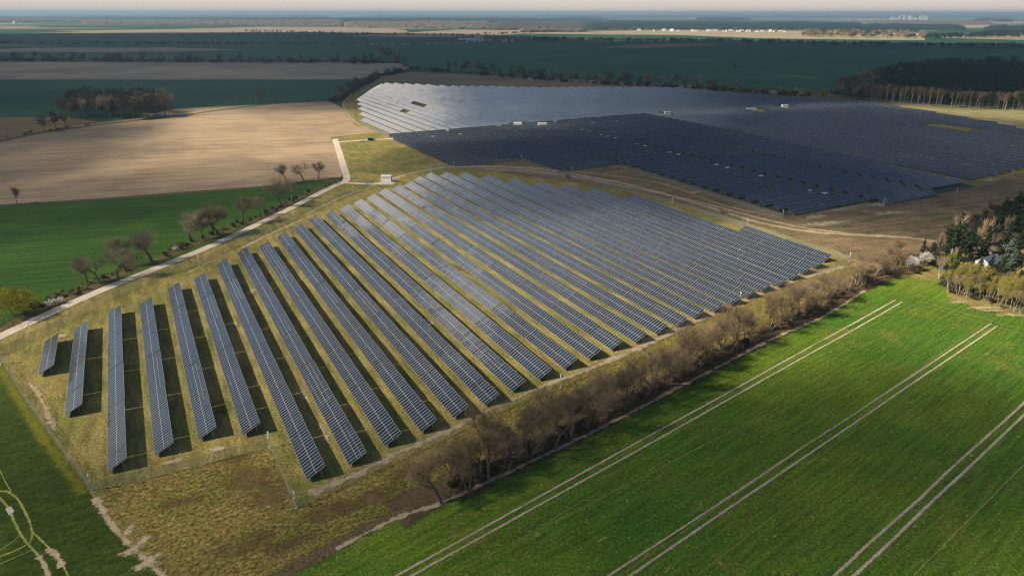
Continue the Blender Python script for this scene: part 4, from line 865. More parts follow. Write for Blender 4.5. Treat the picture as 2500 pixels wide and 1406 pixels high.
# ---------------------------------------------------------------- woods towards the horizon: rolling canopies, each with its own depth
from mathutils import noise as mnoise
def canopy(name, near, far, h, m, cell=26, rough=0.5, seed=0):
    """near / far: photo-pixel polylines of the wood's front and back foot"""
    xs0, xs1 = near[0][0], near[-1][0]; A, B = at(near[0][0], near[0][1]), at(near[-1][0], near[-1][1])
    nx = max(8, min(360, int((B - A).length / cell))); D = (at((xs0 + xs1) / 2, interp((xs0 + xs1) / 2, far)) - at((xs0 + xs1) / 2, interp((xs0 + xs1) / 2, near))).length
    ny = max(3, min(30, int(D / (cell * 2.2)))); V, F = [], []; rr = random.Random(seed)
    for j in range(ny + 1):
        for i in range(nx + 1):
            X = xs0 + (xs1 - xs0) * i / nx
            a, b = at(X, interp(X, near)), at(X, interp(X, far)); p = a.lerp(b, j / ny)
            edge = min(i, nx - i) / 2.0
            z = h * (1 - rough / 2 + rough * (rr.random() - 0.5) + 0.35 * mnoise.noise(Vector((p.x / 220, p.y / 220, seed)))) * min(1, 0.35 + edge)
            z *= 0.5 + 0.5 * min(1, 2 * j / ny + 0.25)
            V.append((p.x + rr.uniform(-.3, .3) * cell, p.y + rr.uniform(-.3, .3) * cell, max(1, z)))
    n0 = len(V)
    for i in range(nx + 1): V.append((V[i][0], V[i][1] - 1.5, 0)); 
    for i in range(nx + 1): q = V[ny * (nx + 1) + i]; V.append((q[0], q[1] + 1.5, 0))
    for j in range(ny):
        for i in range(nx): a = j * (nx + 1) + i; F.append((a, a + 1, a + nx + 2, a + nx + 1))
    for i in range(nx):
        F.append((n0 + i, n0 + i + 1, i + 1, i)); a = ny * (nx + 1) + i; F.append((a, a + 1, n0 + nx + 1 + i + 1, n0 + nx + 1 + i))
    for e in (0, nx):
        for j in range(ny):
            a, b = j * (nx + 1) + e, (j + 1) * (nx + 1) + e; k = len(V); V.append((V[a][0], V[a][1], 0)); V.append((V[b][0], V[b][1], 0)); F.append((a, b, k + 1, k) if e else (b, a, k, k + 1))
    return tag(obj(name, mesh(name, V, F, m)), kind='stuff')
M_wpine = mat_leaf('pine_canopy', (0.014, 0.036, 0.030), (0.028, 0.055, 0.036)); M_wbare = mat_leaf('bare_canopy', (0.13, 0.105, 0.08), (0.22, 0.18, 0.13))
M_wmix = mat_leaf('mixed_canopy', (0.06, 0.065, 0.045), (0.15, 0.125, 0.09))
canopy('wood', [(1430, 74), (1700, 73), (1980, 73), (2110, 75)], [(1430, 54), (1700, 55), (2110, 60)], 19, M_wpine, seed=1)
canopy('wood', [(2090, 82), (2240, 83)], [(2090, 74), (2240, 73)], 15, M_wpine, seed=2)
canopy('wood', [(2100, 73), (2250, 74), (2355, 76)], [(2100, 62), (2355, 66)], 17, M_wpine, seed=3)
canopy('wood', [(1200, 74), (1430, 75)], [(1200, 57), (1430, 57)], 18, M_wmix, seed=4)
canopy('wood', [(1270, 80), (1345, 79), (1430, 78)], [(1270, 73), (1430, 72)], 17, M_wbare, cell=16, seed=5)
canopy('wood', [(840, 68), (1000, 70), (1200, 71)], [(840, 57), (1200, 57)], 20, M_wbare, cell=18, seed=6)
canopy('wood', [(200, 61), (420, 62), (600, 63), (840, 66)], [(200, 53), (840, 54)], 22, M_wbare, cell=22, seed=7)
canopy('wood', [(-200, 56), (60, 55), (220, 54)], [(-200, 49), (220, 49)], 20, M_wmix, seed=8)
canopy('wood', [(180, 52), (420, 53), (840, 55), (1130, 56)], [(180, 46), (1130, 49)], 26, M_wpine, cell=40, seed=9)
canopy('wood', [(-200, 48), (0, 47), (190, 48)], [(-200, 43), (190, 44)], 26, M_wpine, cell=50, seed=10)
canopy('wood', [(840, 55), (1130, 56), (1440, 56)], [(840, 47), (1440, 50)], 26, M_wpine, cell=40, seed=11)
canopy('wood', [(2405, 80), (2540, 79), (2700, 79)], [(2405, 69), (2700, 68)], 20, M_wpine, seed=12)
canopy('wood', [(2380, 54), (2470, 54)], [(2380, 48), (2470, 48)], 24, M_wpine, cell=50, seed=13)
canopy('wood', [(1370, 50), (1480, 50)], [(1370, 45), (1480, 45)], 28, M_wpine, cell=60, seed=14)
canopy('wood', [(1700, 51), (1830, 52)], [(1700, 45), (1830, 46)], 28, M_wpine, cell=60, seed=15)
canopy('wood', [(900, 46), (1060, 46), (1300, 46)], [(900, 41), (1300, 41)], 34, M_wmix, cell=90, seed=16)
canopy('wood', [(2130, 59), (2300, 61), (2420, 62)], [(2130, 53), (2420, 55)], 16, M_wbare, cell=40, seed=17)
canopy('wood', [(1830, 59), (2100, 61)], [(1830, 54), (2100, 56)], 12, M_wbare, cell=40, seed=18)
canopy('wood', [(100, 44), (420, 44), (800, 45)], [(100, 40), (800, 40)], 34, M_wmix, cell=100, seed=19)
canopy('wood', [(1300, 43), (1900, 44), (2500, 44)], [(1300, 39), (2500, 40)], 40, M_wmix, cell=160, seed=20)
# low rise on the skyline
V, F = [], []
for i in range(121):
    a = -0.95 + 1.9 * i / 120; X, Y = math.sin(a), math.cos(a)
    hh = 30 + 26 * mnoise.noise(Vector((i / 14, 0, 0))) + 8 * mnoise.noise(Vector((i / 4, 3, 0)))
    V += [(X * 33000, Y * 33000, 0), (X * 34500, Y * 34500, hh), (X * 38000, Y * 38000, hh * 0.8), (X * 39500, Y * 39500, 0)]
for i in range(120):
    a = 4 * i
    for j in range(3): F.append((a + j, a + j + 1, a + j + 5, a + j + 4))
F = [tuple(reversed(f)) for f in F]
tag(obj('hills', mesh('hills', V, F, M_wmix)), kind='structure')
# ---------------------------------------------------------------- buildings, vehicles and equipment
M_white = mat_plain('white_render', (0.80, 0.76, 0.70), 0.7, var=0.05); M_whitem = mat_plain('white_sheet', (0.86, 0.84, 0.81), 0.45, var=0.04)
M_greyp = mat_plain('grey_louvre', (0.22, 0.23, 0.24), 0.5); M_dark = mat_plain('dark_metal', (0.03, 0.033, 0.037), 0.5)
M_roofb = mat_plain('blue_grey_roof', (0.12, 0.15, 0.21), 0.5, var=0.1); M_roofr = mat_plain('tan_roof', (0.36, 0.24, 0.12), 0.8, var=0.15)
M_roofred = mat_plain('clay_roof', (0.30, 0.13, 0.08), 0.8); M_pole = mat_plain('white_pole', (0.66, 0.65, 0.63), 0.4, 0.2)
M_glassw = principled('window_glass', (0.02, 0.025, 0.03), 0.1, 0, 0.5)[0]
def gable(b, w, d, h, rh, mi=0, mr=1, over=0.3):
    b.box((0, 0, h / 2), (w, d, h), mi=mi)
    V = [(-w / 2, -d / 2, h), (-w / 2, d / 2, h), (-w / 2, 0, h + rh), (w / 2, -d / 2, h), (w / 2, d / 2, h), (w / 2, 0, h + rh)]
    b.add(V, [(0, 2, 1), (3, 4, 5)], mi)
def roof(w, d, h, rh, over=0.35, t=0.12):
    b = MB(); k = rh / (d / 2)
    for s in (-1, 1):
        y0, z0, y1, z1 = 0, h + rh + 0.04, s * (d / 2 + over), h - over * k + 0.04
        V = [(-w / 2 - over, y0, z0), (w / 2 + over, y0, z0), (w / 2 + over, y1, z1), (-w / 2 - over, y1, z1)]
        V += [(v[0], v[1], v[2] + t) for v in V]
        b.add(V, [(0, 1, 2, 3), (7, 6, 5, 4), (0, 4, 5, 1), (1, 5, 6, 2), (2, 6, 7, 3), (3, 7, 4, 0)])
    return b
def house(loc, rz, w, d, h, rh, mw, mr, label, wins=2, chim=True, group=None):
    t = tag(empty('house', loc, rz), label, 'house', group)
    b = MB(); gable(b, w, d, h, rh); b.build('wall', mw, t); rf = roof(w, d, h, rh).build('roof', mr, t)
    if chim: MB().box((w * 0.22, d * 0.12, h + rh + 0.1), (0.6, 0.6, 1.3)).build('chimney', M_roofred, rf)
    for i in range(wins):
        x = -w / 2 + w * (i + 0.5) / wins
        f = MB().box((x, -d / 2 - 0.03, h * 0.52), (1.2, 0.08, 1.3)).build('window', M_white, t); MB().box((x, -d / 2 - 0.08, h * 0.52), (0.95, 0.06, 1.05)).build('pane', M_glassw, f)
    return t
house(at(2408, 656), R(30), 8.6, 5.6, 3.0, 1.9, M_white, M_roofb, 'white house with blue-grey roof half hidden among dark conifers')
house(at(2512, 706), R(62), 9, 7, 4.2, 4.4, mat_plain('dark_timber', (0.07, 0.05, 0.035), 0.8), M_roofr, 'cabin with steep tan roof at the right edge of the photo')
def hut(loc, rz, w, d, h, label, frame=False):
    t = tag(empty('transformer_hut', loc, rz), label, 'transformer hut', 'white transformer huts')
    MB().box((0, 0, 0.15), (w + 0.8, d + 0.8, 0.3)).build('plinth', M_conc, t)
    b = MB(); b.box((0, 0, 0.3 + h / 2), (w, d, h)); b.build('wall', M_whitem, t)
    b = MB(); b.box((0, 0, 0.3 + h + 0.08), (w + 0.24, d + 0.24, 0.16)); b.box((0, 0, 0.3 + h + 0.2), (w * 0.8, d * 0.6, 0.10)); b.build('roof', M_whitem, t)
    dr = MB().box((w / 2 + 0.03, 0.1, 0.3 + h * 0.45), (0.06, d * 0.55, h * 0.78)).build('door', M_greyp, t)
    MB().box((w / 2 + 0.08, 0.35, 1.3), (0.05, 0.06, 0.3)).build('handle', M_dark, dr)
    b = MB(); 
    for i in range(4): b.box((-w * 0.3 + i * w * 0.2, -d / 2 - 0.03, 0.3 + h * 0.72), (w * 0.12, 0.05, 0.35))
    b.build('louvre', M_greyp, t)
    return t
hut(at(944, 444), R(-4), 5.6, 2.5, 3.0, 'white transformer hut at the end of the white road beside the near panel rows')
hut(at(1264, 312), R(2), 6.4, 3.4, 3.6, 'larger white hut on a pale pad between the far rows and the cross-wise rows')
hut(at(1324, 313), R(2), 7.0, 3.4, 3.4, 'white hut with shaded side right of the larger white hut')
hut(at(1629, 281), R(6), 5.4, 3.0, 2.6, 'small white hut in the notch at the top of the middle block')
hut(at(1834, 273), R(4), 8.4, 3.4, 2.6, 'long low white hut inside the dark far field')
hut(at(1915, 265), R(4), 5.6, 3.2, 3.0, 'boxy white hut upper right of the long low hut in the dark rows')
def pad(pts, label): sheet('concrete_pad', px(*pts), 0.15, M_conc)
pad([(1240, 311), (1252, 316), (1300, 318), (1292, 311), (1280, 308)], ''); pad([(1336, 312), (1392, 306), (1392, 309), (1336, 316)], ''); pad([(1852, 275), (1866, 272), (1868, 274), (1854, 277)], ''); pad([(925, 452), (935, 444), (962, 445), (960, 452)], '')

# white inverter cabinets on the service path
INV = [(1422, 317), (1437, 320), (1469, 329), (1485, 333), (1502, 337), (1556, 352), (1575, 356), (1636, 372), (1657, 377), (1750, 402), (1776, 409), (1858, 429), (1980, 465), (2014, 471), (1057, 333), (1124, 328), (1448, 300), (1503, 296)]
iv = None
for i, (x, y) in enumerate(INV):
    q = at(x, y, 2.2)
    if iv is None:
        iv = empty('inverter_cabinet'); MB().box((0, 0, 1.05), (0.9, 0.5, 2.1)).build('cabinet', M_whitem, iv); MB().box((0, 0, 2.16), (2.5, 1.7, 0.12)).build('rain_cover', M_whitem, iv); MB().box((0.2, -0.27, 1.2), (0.4, 0.03, 0.6)).build('door', M_greyp, iv); o = iv
    else:
        o = iv.copy(); COL.objects.link(o)
        for c in [c for c in bpy.data.objects if c.parent is iv]: d = c.copy(); COL.objects.link(d); d.parent = o
    o.location = (q.x, q.y, 0); o.rotation_euler = (0, 0, R(10))
    tag(o, (f'{nth(i + 1)} white inverter cabinet down the service path, from the far end' if i < 14 else f'{nth(i - 13)} stray white inverter cabinet along the upper edge of the cross-wise rows'), 'inverter cabinet', 'white inverter cabinets')

# camera poles along the fence
CP = [(226, 1197, 'camera pole at the fence corner below the longest light panel row'), (660, 1092, 'camera pole at the inner fence corner right of the fourth rows'), (724, 1241, 'camera pole nearest the bottom edge at the outer fence corner'), (1369, 948, 'camera pole on the sandy strip beside the bare hedge'), (1806, 740, 'camera pole on the sandy strip near the pointed end rows'), (2073, 640, 'camera pole at the pointed end of the near panel field'), (487, 650, 'camera pole on the grass between white road and near rows, lower one'), (719, 535, 'camera pole on the grass between white road and near rows, upper one'), (863, 472, 'camera pole below the transformer hut'), (3, 890, 'camera pole at the left edge of the photo'), (1640, 503, 'camera pole on the far edge of the near panel field'), (1824, 556, 'camera pole halfway down the far edge of the near field'), (2334, 478, 'camera pole on the grass beside the frontmost cross-wise rows'), (2156, 506, 'camera pole at the sandy patch by the cross-wise rows'), (1910, 533, 'camera pole at the front tip of the middle block'), (924, 255, 'camera pole at the left edge of the far field'), (2470, 432, 'camera pole at the right end of the far field'), (1109, 410, 'camera pole at the lower-left corner of the middle block'), (1273, 393, 'camera pole at the step in the front edge of the middle block'), (1396, 425, 'camera pole on the grass in front of the middle block')]
cp = None
for x, y, lab in CP:
    q = at(x, y)
    if cp is None:
        cp = empty('camera_pole'); MB().tube((0, 0, 0), (0, 0, 3.6), 0.07, 0.055, n=8).build('pole', M_pole, cp); MB().box((0, 0, 0.12), (0.5, 0.5, 0.24)).build('footing', M_conc, cp)
        MB().box((0, 0, 3.3), (0.3, 0.3, 0.4)).sphere((0.1, -0.1, 3.72), 0.19).build('camera_head', M_whitem, cp); MB().box((0.16, 0, 2.2), (0.25, 0.3, 0.5)).build('control_box', M_pole, cp); o = cp
    else:
        o = cp.copy(); COL.objects.link(o)
        for c in [c for c in bpy.data.objects if c.parent is cp]: d = c.copy(); COL.objects.link(d); d.parent = o
    o.location = (q.x, q.y, 0); o.rotation_euler = (0, 0, rnd.uniform(0, 6)); tag(o, lab, 'camera pole', 'camera poles along the fences')

# wire fences
mw_ = bpy.data.materials.new('wire_mesh'); mw_.use_nodes = True; nt = mw_.node_tree; bb = nt.nodes['Principled BSDF']
bb.inputs['Base Color'].default_value = (0.30, 0.34, 0.36, 1); bb.inputs['Roughness'].default_value = 0.5
uvn = N(nt, 'ShaderNodeUVMap'); s_ = N(nt, 'ShaderNodeSeparateXYZ'); nt.links.new(uvn.outputs[0], s_.inputs[0])
a_ = mathn(nt, 'FRACT', mathn(nt, 'MULTIPLY', mathn(nt, 'ADD', s_.outputs[0], s_.outputs[1]), 12.0)); b_ = mathn(nt, 'FRACT', mathn(nt, 'MULTIPLY', mathn(nt, 'SUBTRACT', s_.outputs[0], s_.outputs[1]), 12.0))
nt.links.new(mathn(nt, 'MAXIMUM', mathn(nt, 'LESS_THAN', a_, 0.13), mathn(nt, 'LESS_THAN', b_, 0.13)), bb.inputs['Alpha'])
def fence(pts, label, h=2.2, step=2.6, braces=True):
    L = [at(*q) for q in pts]; t = tag(empty('wire_fence', L[0]), label, 'fence', 'wire fences round the panel fields'); o0 = L[0]
    V, F, U = [], [], []; pm = MB(); off = 0.0
    for a, b in zip(L, L[1:]):
        ln = (b - a).length; k = len(V); V += [a - o0, b - o0, b - o0 + Vector((0, 0, h)), a - o0 + Vector((0, 0, h))]; F.append((k, k + 1, k + 2, k + 3)); U += [(off, 0), (off + ln, 0), (off + ln, h), (off, h)]; off += ln
        n = max(1, round(ln / step))
        for i in range(n):
            q = a.lerp(b, i / n) - o0; pm.tube(q, q + Vector((0, 0, h + 0.1)), 0.035, n=4)
        pm.tube(a - o0 + Vector((0, 0, h)), b - o0 + Vector((0, 0, h)), 0.02, n=3)
    obj('wire_mesh', mesh('wire_mesh', V, F, mw_, uv=U), t); pm.build('post_and_rail', M_alu, t)
    return t
fence([(-30, 830), (2, 880), (60, 975), (150, 1100), (222, 1200)], 'wire fence running down the left side to the corner pole')
fence([(222, 1200), (440, 1148), (660, 1092), (722, 1242)], 'wire fence stepping round the rough grass below the panel rows')
fence([(722, 1242), (860, 1176), (1060, 1078), (1200, 1012), (1369, 946), (1640, 815), (1806, 738), (2075, 640)], 'long wire fence beside the bare hedge on the sandy strip')
fence([(0, 868), (120, 808), (260, 735), (400, 672), (487, 648), (600, 590), (719, 534), (863, 471), (905, 452)], 'wire fence on the grass between the white road and the near rows')
fence([(2075, 640), (1824, 557), (1640, 500), (1450, 446), (1250, 418), (1030, 412)], 'wire fence along the far edge of the near panel field', step=5)
fence([(1109, 410), (1273, 394), (1360, 426), (1520, 410), (1910, 534), (2156, 507), (2334, 478), (2470, 434)], 'wire fence in front of the cross-wise rows', step=5)
fence([(985, 345), (915, 322), (870, 300), (860, 262), (880, 232), (932, 198)], 'wire fence curving round the left edge of the far field', step=5)
# gate at the end of the white road
g = tag(empty('gate', at(903, 451), R(10)), 'dark open gate frame at the end of the white road', 'gate')
for x in (-1.6, 1.6): MB().box((x, 0, 1.2), (0.16, 0.16, 2.4)).build('post', M_dark, g)
b = MB()
for i in range(7): b.box((-1.4 + i * 0.46, 0, 1.1), (0.06, 0.05, 1.8))
for z in (0.25, 1.1, 2.0): b.box((0, 0, z), (3.0, 0.06, 0.07))
b.build('leaf_frame', M_dark, g)

# parked vehicles on the white side road
def car(loc, rz, mbody, label, van=False):
    t = tag(empty('parked_car', loc, rz), label, 'car', None)
    prof = [(-2.2, .35), (-2.2, .85), (-2.05, .98), (-1.6, 1.05), (-1.0, 1.48), (0.3, 1.52), (1.0, 1.10), (1.9, .92), (2.2, .75), (2.2, .35)] if not van else [(-2.3, .35), (-2.32, 1.0), (-2.2, 1.75), (-1.9, 1.86), (0.8, 1.82), (1.5, 1.15), (2.2, .95), (2.35, .7), (2.35, .35)]
    V, F = [], []; n = len(prof)
    for y, k in ((-.86, 1), (-.78, 1), (.78, 1), (.86, 1)):
        for x, z in prof: V.append((x, y * (0.86 if z > 1.2 else 1), z - (0.05 if abs(y) > .8 and z > .9 else 0)))
    for j in range(3):
        for i in range(n): a, b_ = j * n + i, j * n + (i + 1) % n; F.append((a, b_, b_ + n, a + n))
    F += [tuple(range(n)), tuple(range(4 * n - 1, 3 * n - 1, -1))]
    obj('body', mesh('body', V, F, mbody), t)
    for s in (-1, 1):
        z = 1.25 if not van else 1.42
        MB().box((-.35, s * .775, z), (1.5, .05, .32)).build('side_window', M_glassw, t)
    MB().box((.72 if not van else 1.2, 0, 1.3 if not van else 1.5), (.08, 1.25, .42), M=Matrix.Rotation(R(-48), 3, 'Y')).build('windscreen', M_glassw, t)
    for x in (-1.4, 1.4):
        for s in (-1, 1): wv = MB().tube((x, s * .72, .34), (x, s * .92, .34), .34, n=14).build('wheel', M_dark, t); MB().tube((x, s * .90, .34), (x, s * .94, .34), .19, n=10).build('rim', M_alu, wv)
    for s in (-1, 1): MB().box((2.2 if not van else 2.33, s * .6, .72), (.08, .32, .14)).build('headlight', M_whitem, t)
    return t
paint_w = principled('white_paint', (0.78, 0.77, 0.75), 0.3, 0, 0.5)[0]; paint_k = principled('black_paint', (0.012, 0.014, 0.018), 0.25, 0, 0.5)[0]
car(at(884, 346.5), R(6), paint_w, 'white car parked on the pale side road, left of the black one'); car(at(906, 343.5), R(4), paint_k, 'black van parked on the pale side road behind the white car', True)
# person walking beside the van
def person(loc, label):
    import bmesh
    me = bpy.data.meshes.new('person'); bm = bmesh.new(); lay = bm.verts.layers.skin.verify()
    V = [(0, 0, .95), (0, 0, 1.2), (0, 0, 1.42), (0, 0, 1.52), (0, .01, 1.62), (0, .01, 1.76), (.19, 0, 1.40), (.25, .03, 1.12), (.24, .1, .88), (-.19, 0, 1.40), (-.25, -.03, 1.12), (-.24, .05, .88), (.1, 0, .9), (.11, .12, .50), (.11, .02, .08), (.11, .16, .05), (-.1, 0, .9), (-.11, -.06, .50), (-.11, -.2, .08), (-.11, -.06, .05)]
    E_ = [(0, 1), (1, 2), (2, 3), (3, 4), (4, 5), (2, 6), (6, 7), (7, 8), (2, 9), (9, 10), (10, 11), (0, 12), (12, 13), (13, 14), (14, 15), (0, 16), (16, 17), (17, 18), (18, 19)]
    rad = [.15, .14, .15, .06, .09, .08, .07, .05, .04, .07, .05, .04, .10, .07, .05, .05, .10, .07, .05, .05]
    vs = [bm.verts.new(v) for v in V]
    for a, b in E_: bm.edges.new((vs[a], vs[b]))
    for v, q in zip(vs, rad): v[lay].radius = (q, q)
    vs[0][lay].use_root = True
    bm.to_mesh(me); bm.free(); me.materials.append(mat_plain('dark_clothes', (0.05, 0.05, 0.055), 0.9)); o = obj('person', me, None, loc)
    o.modifiers.new('skin', 'SKIN'); o.modifiers.new('smooth', 'SUBSURF').levels = 1
    tag(o, label, 'person')
person(at(918, 343.5), 'person in dark clothes standing on the pale side road by the black van')

# silos, village, towers and pylons in the distance
t = tag(empty('silo_group', at(1170, 101)), 'group of three pale silos with a dark lift tower at the distant farm', 'silos')
for i in (-1, 0, 1): s0 = MB().tube((i * 9, 0, 0), (i * 9, 0, 14), 3.6, n=14).tube((i * 9, 0, 14), (i * 9, 0, 16.5), 3.6, .4, n=14).build('silo', M_pole, t)
MB().box((1, 4, 12), (1.6, 1.6, 24)).build('lift_tower', M_dark, t)
for i, (x, y, w_, h_, m_) in enumerate([(1128, 98, 26, 6, M_white), (1150, 100, 30, 5, M_pole), (1190, 101, 34, 6, M_pole), (1205, 97, 40, 7, M_roofb), (1232, 103, 14, 5, M_white), (1095, 97, 20, 5, M_roofred), (1250, 101, 12, 4, M_white)]):
    house(at(x, y), R(rnd.uniform(-15, 15)), w_, 12, h_, 3, m_, [M_roofb, M_pole, M_roofred][i % 3], f'{nth(i + 1)} barn of the distant farm around the silos, from the right edge of the list' if 0 else f'{nth(i + 1)} long barn of the distant farm around the pale silos', 1, False, 'barns of the distant farm')
_hm = {}
def small_house(loc, rz, w, d, h, rh, mw, mr, label, group):
    key = (mw.name, mr.name)
    if key not in _hm:
        b = MB(); gable(b, 12, 9, 5, 3.5); _hm[key] = (b.mesh('wall', mw), roof(12, 9, 5, 3.5).mesh('roof', mr), MB().box((2, 1, 8.6), (.8, .8, 1.6)).mesh('chimney', M_roofred))
    t = tag(empty('house', loc, rz), label, 'house', group); t.scale = (w / 12, d / 9, h / 5)
    obj('wall', _hm[key][0], t); rf = obj('roof', _hm[key][1], t); obj('chimney', _hm[key][2], rf)
vx = [1690, 1698, 1728, 1738, 1746, 1770, 1776, 1783, 1800, 1810, 1826, 1833, 1848, 1860, 1880, 1893, 1905, 1915, 1600, 1620, 1640, 1655, 1560, 2165, 2178, 2205, 2228, 2240, 2000, 2008]
for i, x in enumerate(vx):
    y = interp(x, [(1560, 76.5), (1700, 78), (1850, 79), (1920, 79.5), (2000, 88), (2240, 88)])
    small_house(at(x, y), R(rnd.uniform(-40, 40)), rnd.uniform(12, 22), 11, rnd.uniform(5, 7), 4, M_white, rnd.choice([M_roofred, M_pole, M_white]), 'pale house of the distant village at the foot of the dark wood', 'houses of the distant village')
for i in range(46):
    x = rnd.choice([rnd.uniform(20, 340), rnd.uniform(420, 840), rnd.uniform(2060, 2420), rnd.uniform(1300, 1700)]); y = rnd.uniform(47, 56) if x > 1900 else rnd.uniform(44, 60)
    small_house(at(x, y), R(rnd.uniform(-40, 40)), rnd.uniform(18, 60), 18, rnd.uniform(7, 12), 4, M_white, rnd.choice([M_pole, M_white, M_roofb]), 'pale building scattered along the hazy horizon', 'scattered buildings near the horizon')
for i in range(24):
    x = rnd.choice([rnd.uniform(2172, 2200), rnd.uniform(2198, 2262), rnd.uniform(2198, 2262)]); d_ = at(x, rnd.uniform(46.5, 50)); hh = rnd.uniform(26, 58) if x > 2196 else rnd.uniform(16, 36)
    t = tag(empty('tower_block', d_, R(rnd.uniform(-20, 20))), 'pale tower block of the distant town on the right horizon', 'tower block', 'tower blocks of the distant town')
    MB().box((0, 0, hh / 2), (rnd.uniform(22, 44), 14, hh)).build('wall', M_white, t); MB().box((0, 0, hh + 1.2), (8, 8, 2.4)).build('roof_house', M_pole, t)
def pylon_mesh(h=50.0):
    b = MB(); w0, w1 = 4.6, 0.9
    hw = lambda z: w0 + (w1 - w0) * min(1, z / (h * .72))
    zs = [0, h * .16, h * .30, h * .43, h * .55, h * .65, h * .74, h * .86, h]
    for z0, z1 in zip(zs, zs[1:]):
        c0 = [(sx * hw(z0), sy * hw(z0), z0) for sx, sy in ((-1, -1), (1, -1), (1, 1), (-1, 1))]; c1 = [(sx * hw(z1), sy * hw(z1), z1) for sx, sy in ((-1, -1), (1, -1), (1, 1), (-1, 1))]
        for i in range(4): b.tube(c0[i], c1[i], .42, n=4); b.tube(c0[i], c1[(i + 1) % 4], .24, n=3); b.tube(c0[(i + 1) % 4], c1[i], .24, n=3); b.tube(c1[i], c1[(i + 1) % 4], .24, n=3)
    return b.mesh('mast', M_alu)
def arms_mesh(h=50.0):
    b = MB()
    for z, L in ((h * .68, 10), (h * .82, 13), (h * .94, 8)):
        for s in (-1, 1): b.tube((0, 0, z - 1.5), (s * L, 0, z), .34, .2, n=4); b.tube((0, 0, z + 1.5), (s * L, 0, z), .34, .2, n=4); b.tube((s * L, 0, z), (s * L, 0, z - 3), .16, n=3)
    return b.mesh('cross_arm', M_alu)
pm_, am_ = pylon_mesh(), arms_mesh()
for i, (x, y, h) in enumerate([(58, 65, 38), (300, 62, 34), (865, 64, 34), (1046, 71, 48), (1220, 60, 34), (1381, 60, 34), (1535, 54, 40), (1680, 57, 38), (1817, 55, 40), (1949, 58, 46), (2076, 54, 42), (2198, 56, 44)]):
    t = tag(empty('pylon', at(x, y), R(20)), 'tallest pale lattice pylon left of centre on the horizon' if i == 3 else f'{nth(i + 1)} lattice pylon along the horizon, counted from the left', 'pylon', 'pylons along the horizon')
    k = h / 50; t.scale = (k, k, k); obj('mast', pm_, t); obj('cross_arm', am_, t)
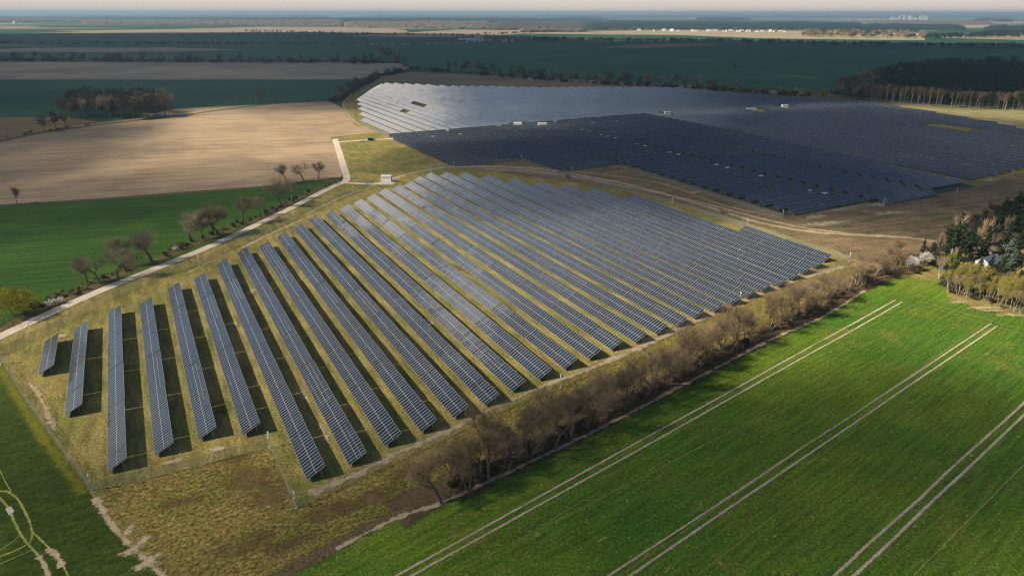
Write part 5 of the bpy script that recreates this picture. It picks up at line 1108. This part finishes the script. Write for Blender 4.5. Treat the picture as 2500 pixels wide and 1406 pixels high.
# ---------------------------------------------------------------- unseen clouds above the frame, shaped to shade chosen ground, and the air
def unseen_cloud_layer():
    def ell(x, y, cx, cy, rx, ry, rot=0.0, soft=0.35):
        dx, dy = x - cx, y - cy; c, s = math.cos(rot), math.sin(rot)
        r = math.hypot((dx * c + dy * s) / rx, (-dx * s + dy * c) / ry)
        t = min(1, max(0, (1 + soft - r) / (2 * soft))); return t * t * (3 - 2 * t)
    from mathutils import noise as mn
    def cover(x, y):
        n = mn.fractal(Vector((x / 260, y / 260, 3.3)), 0.8, 2.2, 4); n2 = mn.fractal(Vector((x / 60, y / 60, 8.3)), 0.8, 2.2, 3)
        q, w_ = x + 40 * n2, y + 40 * mn.fractal(Vector((x / 80, y / 80, 1.3)), 0.8, 2.2, 3)
        f = max(ell(q, w_, 350, 1480, 1800, 830, 0.0, 0.08), ell(q, w_, -1300, 2150, 1500, 1150, 0.2, 0.10),
                ell(q, w_, -700, 830, 420, 280, 0.1, 0.22), ell(q, w_, 330, 560, 390, 235, -0.30, 0.16) * 0.62,
                ell(q, w_, 230, 300, 120, 40, -0.55, 0.35) * 0.75, ell(q, w_, 60, 900, 330, 220, 0, 0.25), ell(q, w_, 18, 332, 80, 36, -0.5, 0.4) * 0.62,
                ell(q, w_, -520, 400, 230, 230, 0, 0.35) * 0.8,
                ell(q, w_, 22, 98, 76, 34, 0.70, 0.55) * 0.72, ell(q, w_, 120, 98, 34, 22, 0.5, 0.6) * 0.45, ell(q, w_, -215, 320, 100, 75, 0.2, 0.45) * 0.55,
                ell(q, w_, -130, 260, 60, 70, 0.6, 0.5) * 0.22, ell(q, w_, -30, 425, 55, 40, 0.2, 0.4) * 0.45, ell(q, w_, 60, 400, 130, 60, -0.5, 0.3) * 0.9, ell(q, w_, -85, 150, 60, 50, 0.5, 0.6) * 0.12, ell(q, w_, -112, 84, 24, 46, 0, .5) * .5)
        f *= 1 - 0.97 * ell(q, w_, 455, 622, 165, 62, -0.45, 0.25)
        f *= 1 - 0.9 * ell(q, w_, -120, 560, 55, 110, 0.3, 0.35)
        for hx, hy, ra, rb in ((14, 551, 46, 26), (140, 622, 24, 20), (226, 650, 28, 20), (263, 674, 24, 20)): f *= 1 - 0.95 * ell(x, y, hx, hy, ra, rb, 0.1, 0.4)  # gaps cut in the cloud so the sun lights the white huts
        return f * (0.85 + 0.35 * n)
    base = 1500.0; off = SUN_H * (base / math.tan(SUN_EL))
    def grid(x0, x1, y0, y1, st, skip=None):
        nx, ny = int((x1 - x0) / st), int((y1 - y0) / st)
        T = [[0.0 if skip and skip(x0 + i * st, y0 + j * st) else max(0.0, cover(x0 + i * st, y0 + j * st)) for i in range(nx + 1)] for j in range(ny + 1)]
        V, F, top, bot = [], [], {}, {}
        def tv(i, j):
            if (i, j) not in top:
                th = T[j][i] * 150; lump = 1 + 0.35 * mn.noise(Vector((i * st / 90, j * st / 90, 0)))
                p = Vector((x0 + i * st, y0 + j * st, 0)) + off
                top[i, j] = len(V); V.append((p.x, p.y, base + 2.0 + th * 0.7 * lump))
                bot[i, j] = len(V); V.append((p.x, p.y, base - 0.3 * th))
            return top[i, j], bot[i, j]
        on = [[max(T[j][i], T[j][i + 1], T[j + 1][i], T[j + 1][i + 1]) > 0.012 for i in range(nx)] for j in range(ny)]
        for j in range(ny):
            for i in range(nx):
                if not on[j][i]: continue
                a, b, c, d = tv(i, j), tv(i + 1, j), tv(i + 1, j + 1), tv(i, j + 1)
                F.append((a[0], b[0], c[0], d[0])); F.append((d[1], c[1], b[1], a[1]))
                if j == 0 or not on[j - 1][i]: F.append((a[0], a[1], b[1], b[0]))
                if j == ny - 1 or not on[j + 1][i]: F.append((c[0], c[1], d[1], d[0]))
                if i == 0 or not on[j][i - 1]: F.append((d[0], d[1], a[1], a[0]))
                if i == nx - 1 or not on[j][i + 1]: F.append((b[0], b[1], c[1], c[0]))
        return V, F
    m = bpy.data.materials.new('unseen_cloud_vapour'); m.use_nodes = True; nt = m.node_tree; nt.nodes.clear()
    out = N(nt, 'ShaderNodeOutputMaterial'); v = N(nt, 'ShaderNodeVolumePrincipled')
    v.inputs['Color'].default_value = (0.97, 0.97, 0.98, 1); v.inputs['Density'].default_value = 0.015; v.inputs['Anisotropy'].default_value = 0.3
    nt.links.new(v.outputs[0], out.inputs['Volume'])
    near = lambda x, y: x < -1000 or x > 700 or y > 1100
    V, F = grid(-3000, 2400, 420, 3600, 60, lambda x, y: (-900 < x < 640 and y < 1000))
    tag(obj('unseen_cloud', mesh('unseen_cloud', V, F, m)), kind='stuff')
    V, F = grid(-1020, 764, 20, 1128, 14, lambda x, y: not (-900 < x < 640 and y < 1000))
    tag(obj('unseen_cloud', mesh('unseen_cloud', V, F, m)), kind='stuff')
unseen_cloud_layer()

b = MB(); b.box((0, 19000, 59.5), (60000, 42000, 121))
m = bpy.data.materials.new('haze'); m.use_nodes = True; nt = m.node_tree; nt.nodes.clear()
out = N(nt, 'ShaderNodeOutputMaterial'); v = N(nt, 'ShaderNodeVolumePrincipled')
v.inputs['Color'].default_value = (0.52, 0.76, 1.0, 1); v.inputs['Density'].default_value = 0.0001; v.inputs['Anisotropy'].default_value = 0.2
nt.links.new(v.outputs[0], out.inputs['Volume'])
tag(b.build('haze', m), kind='stuff')
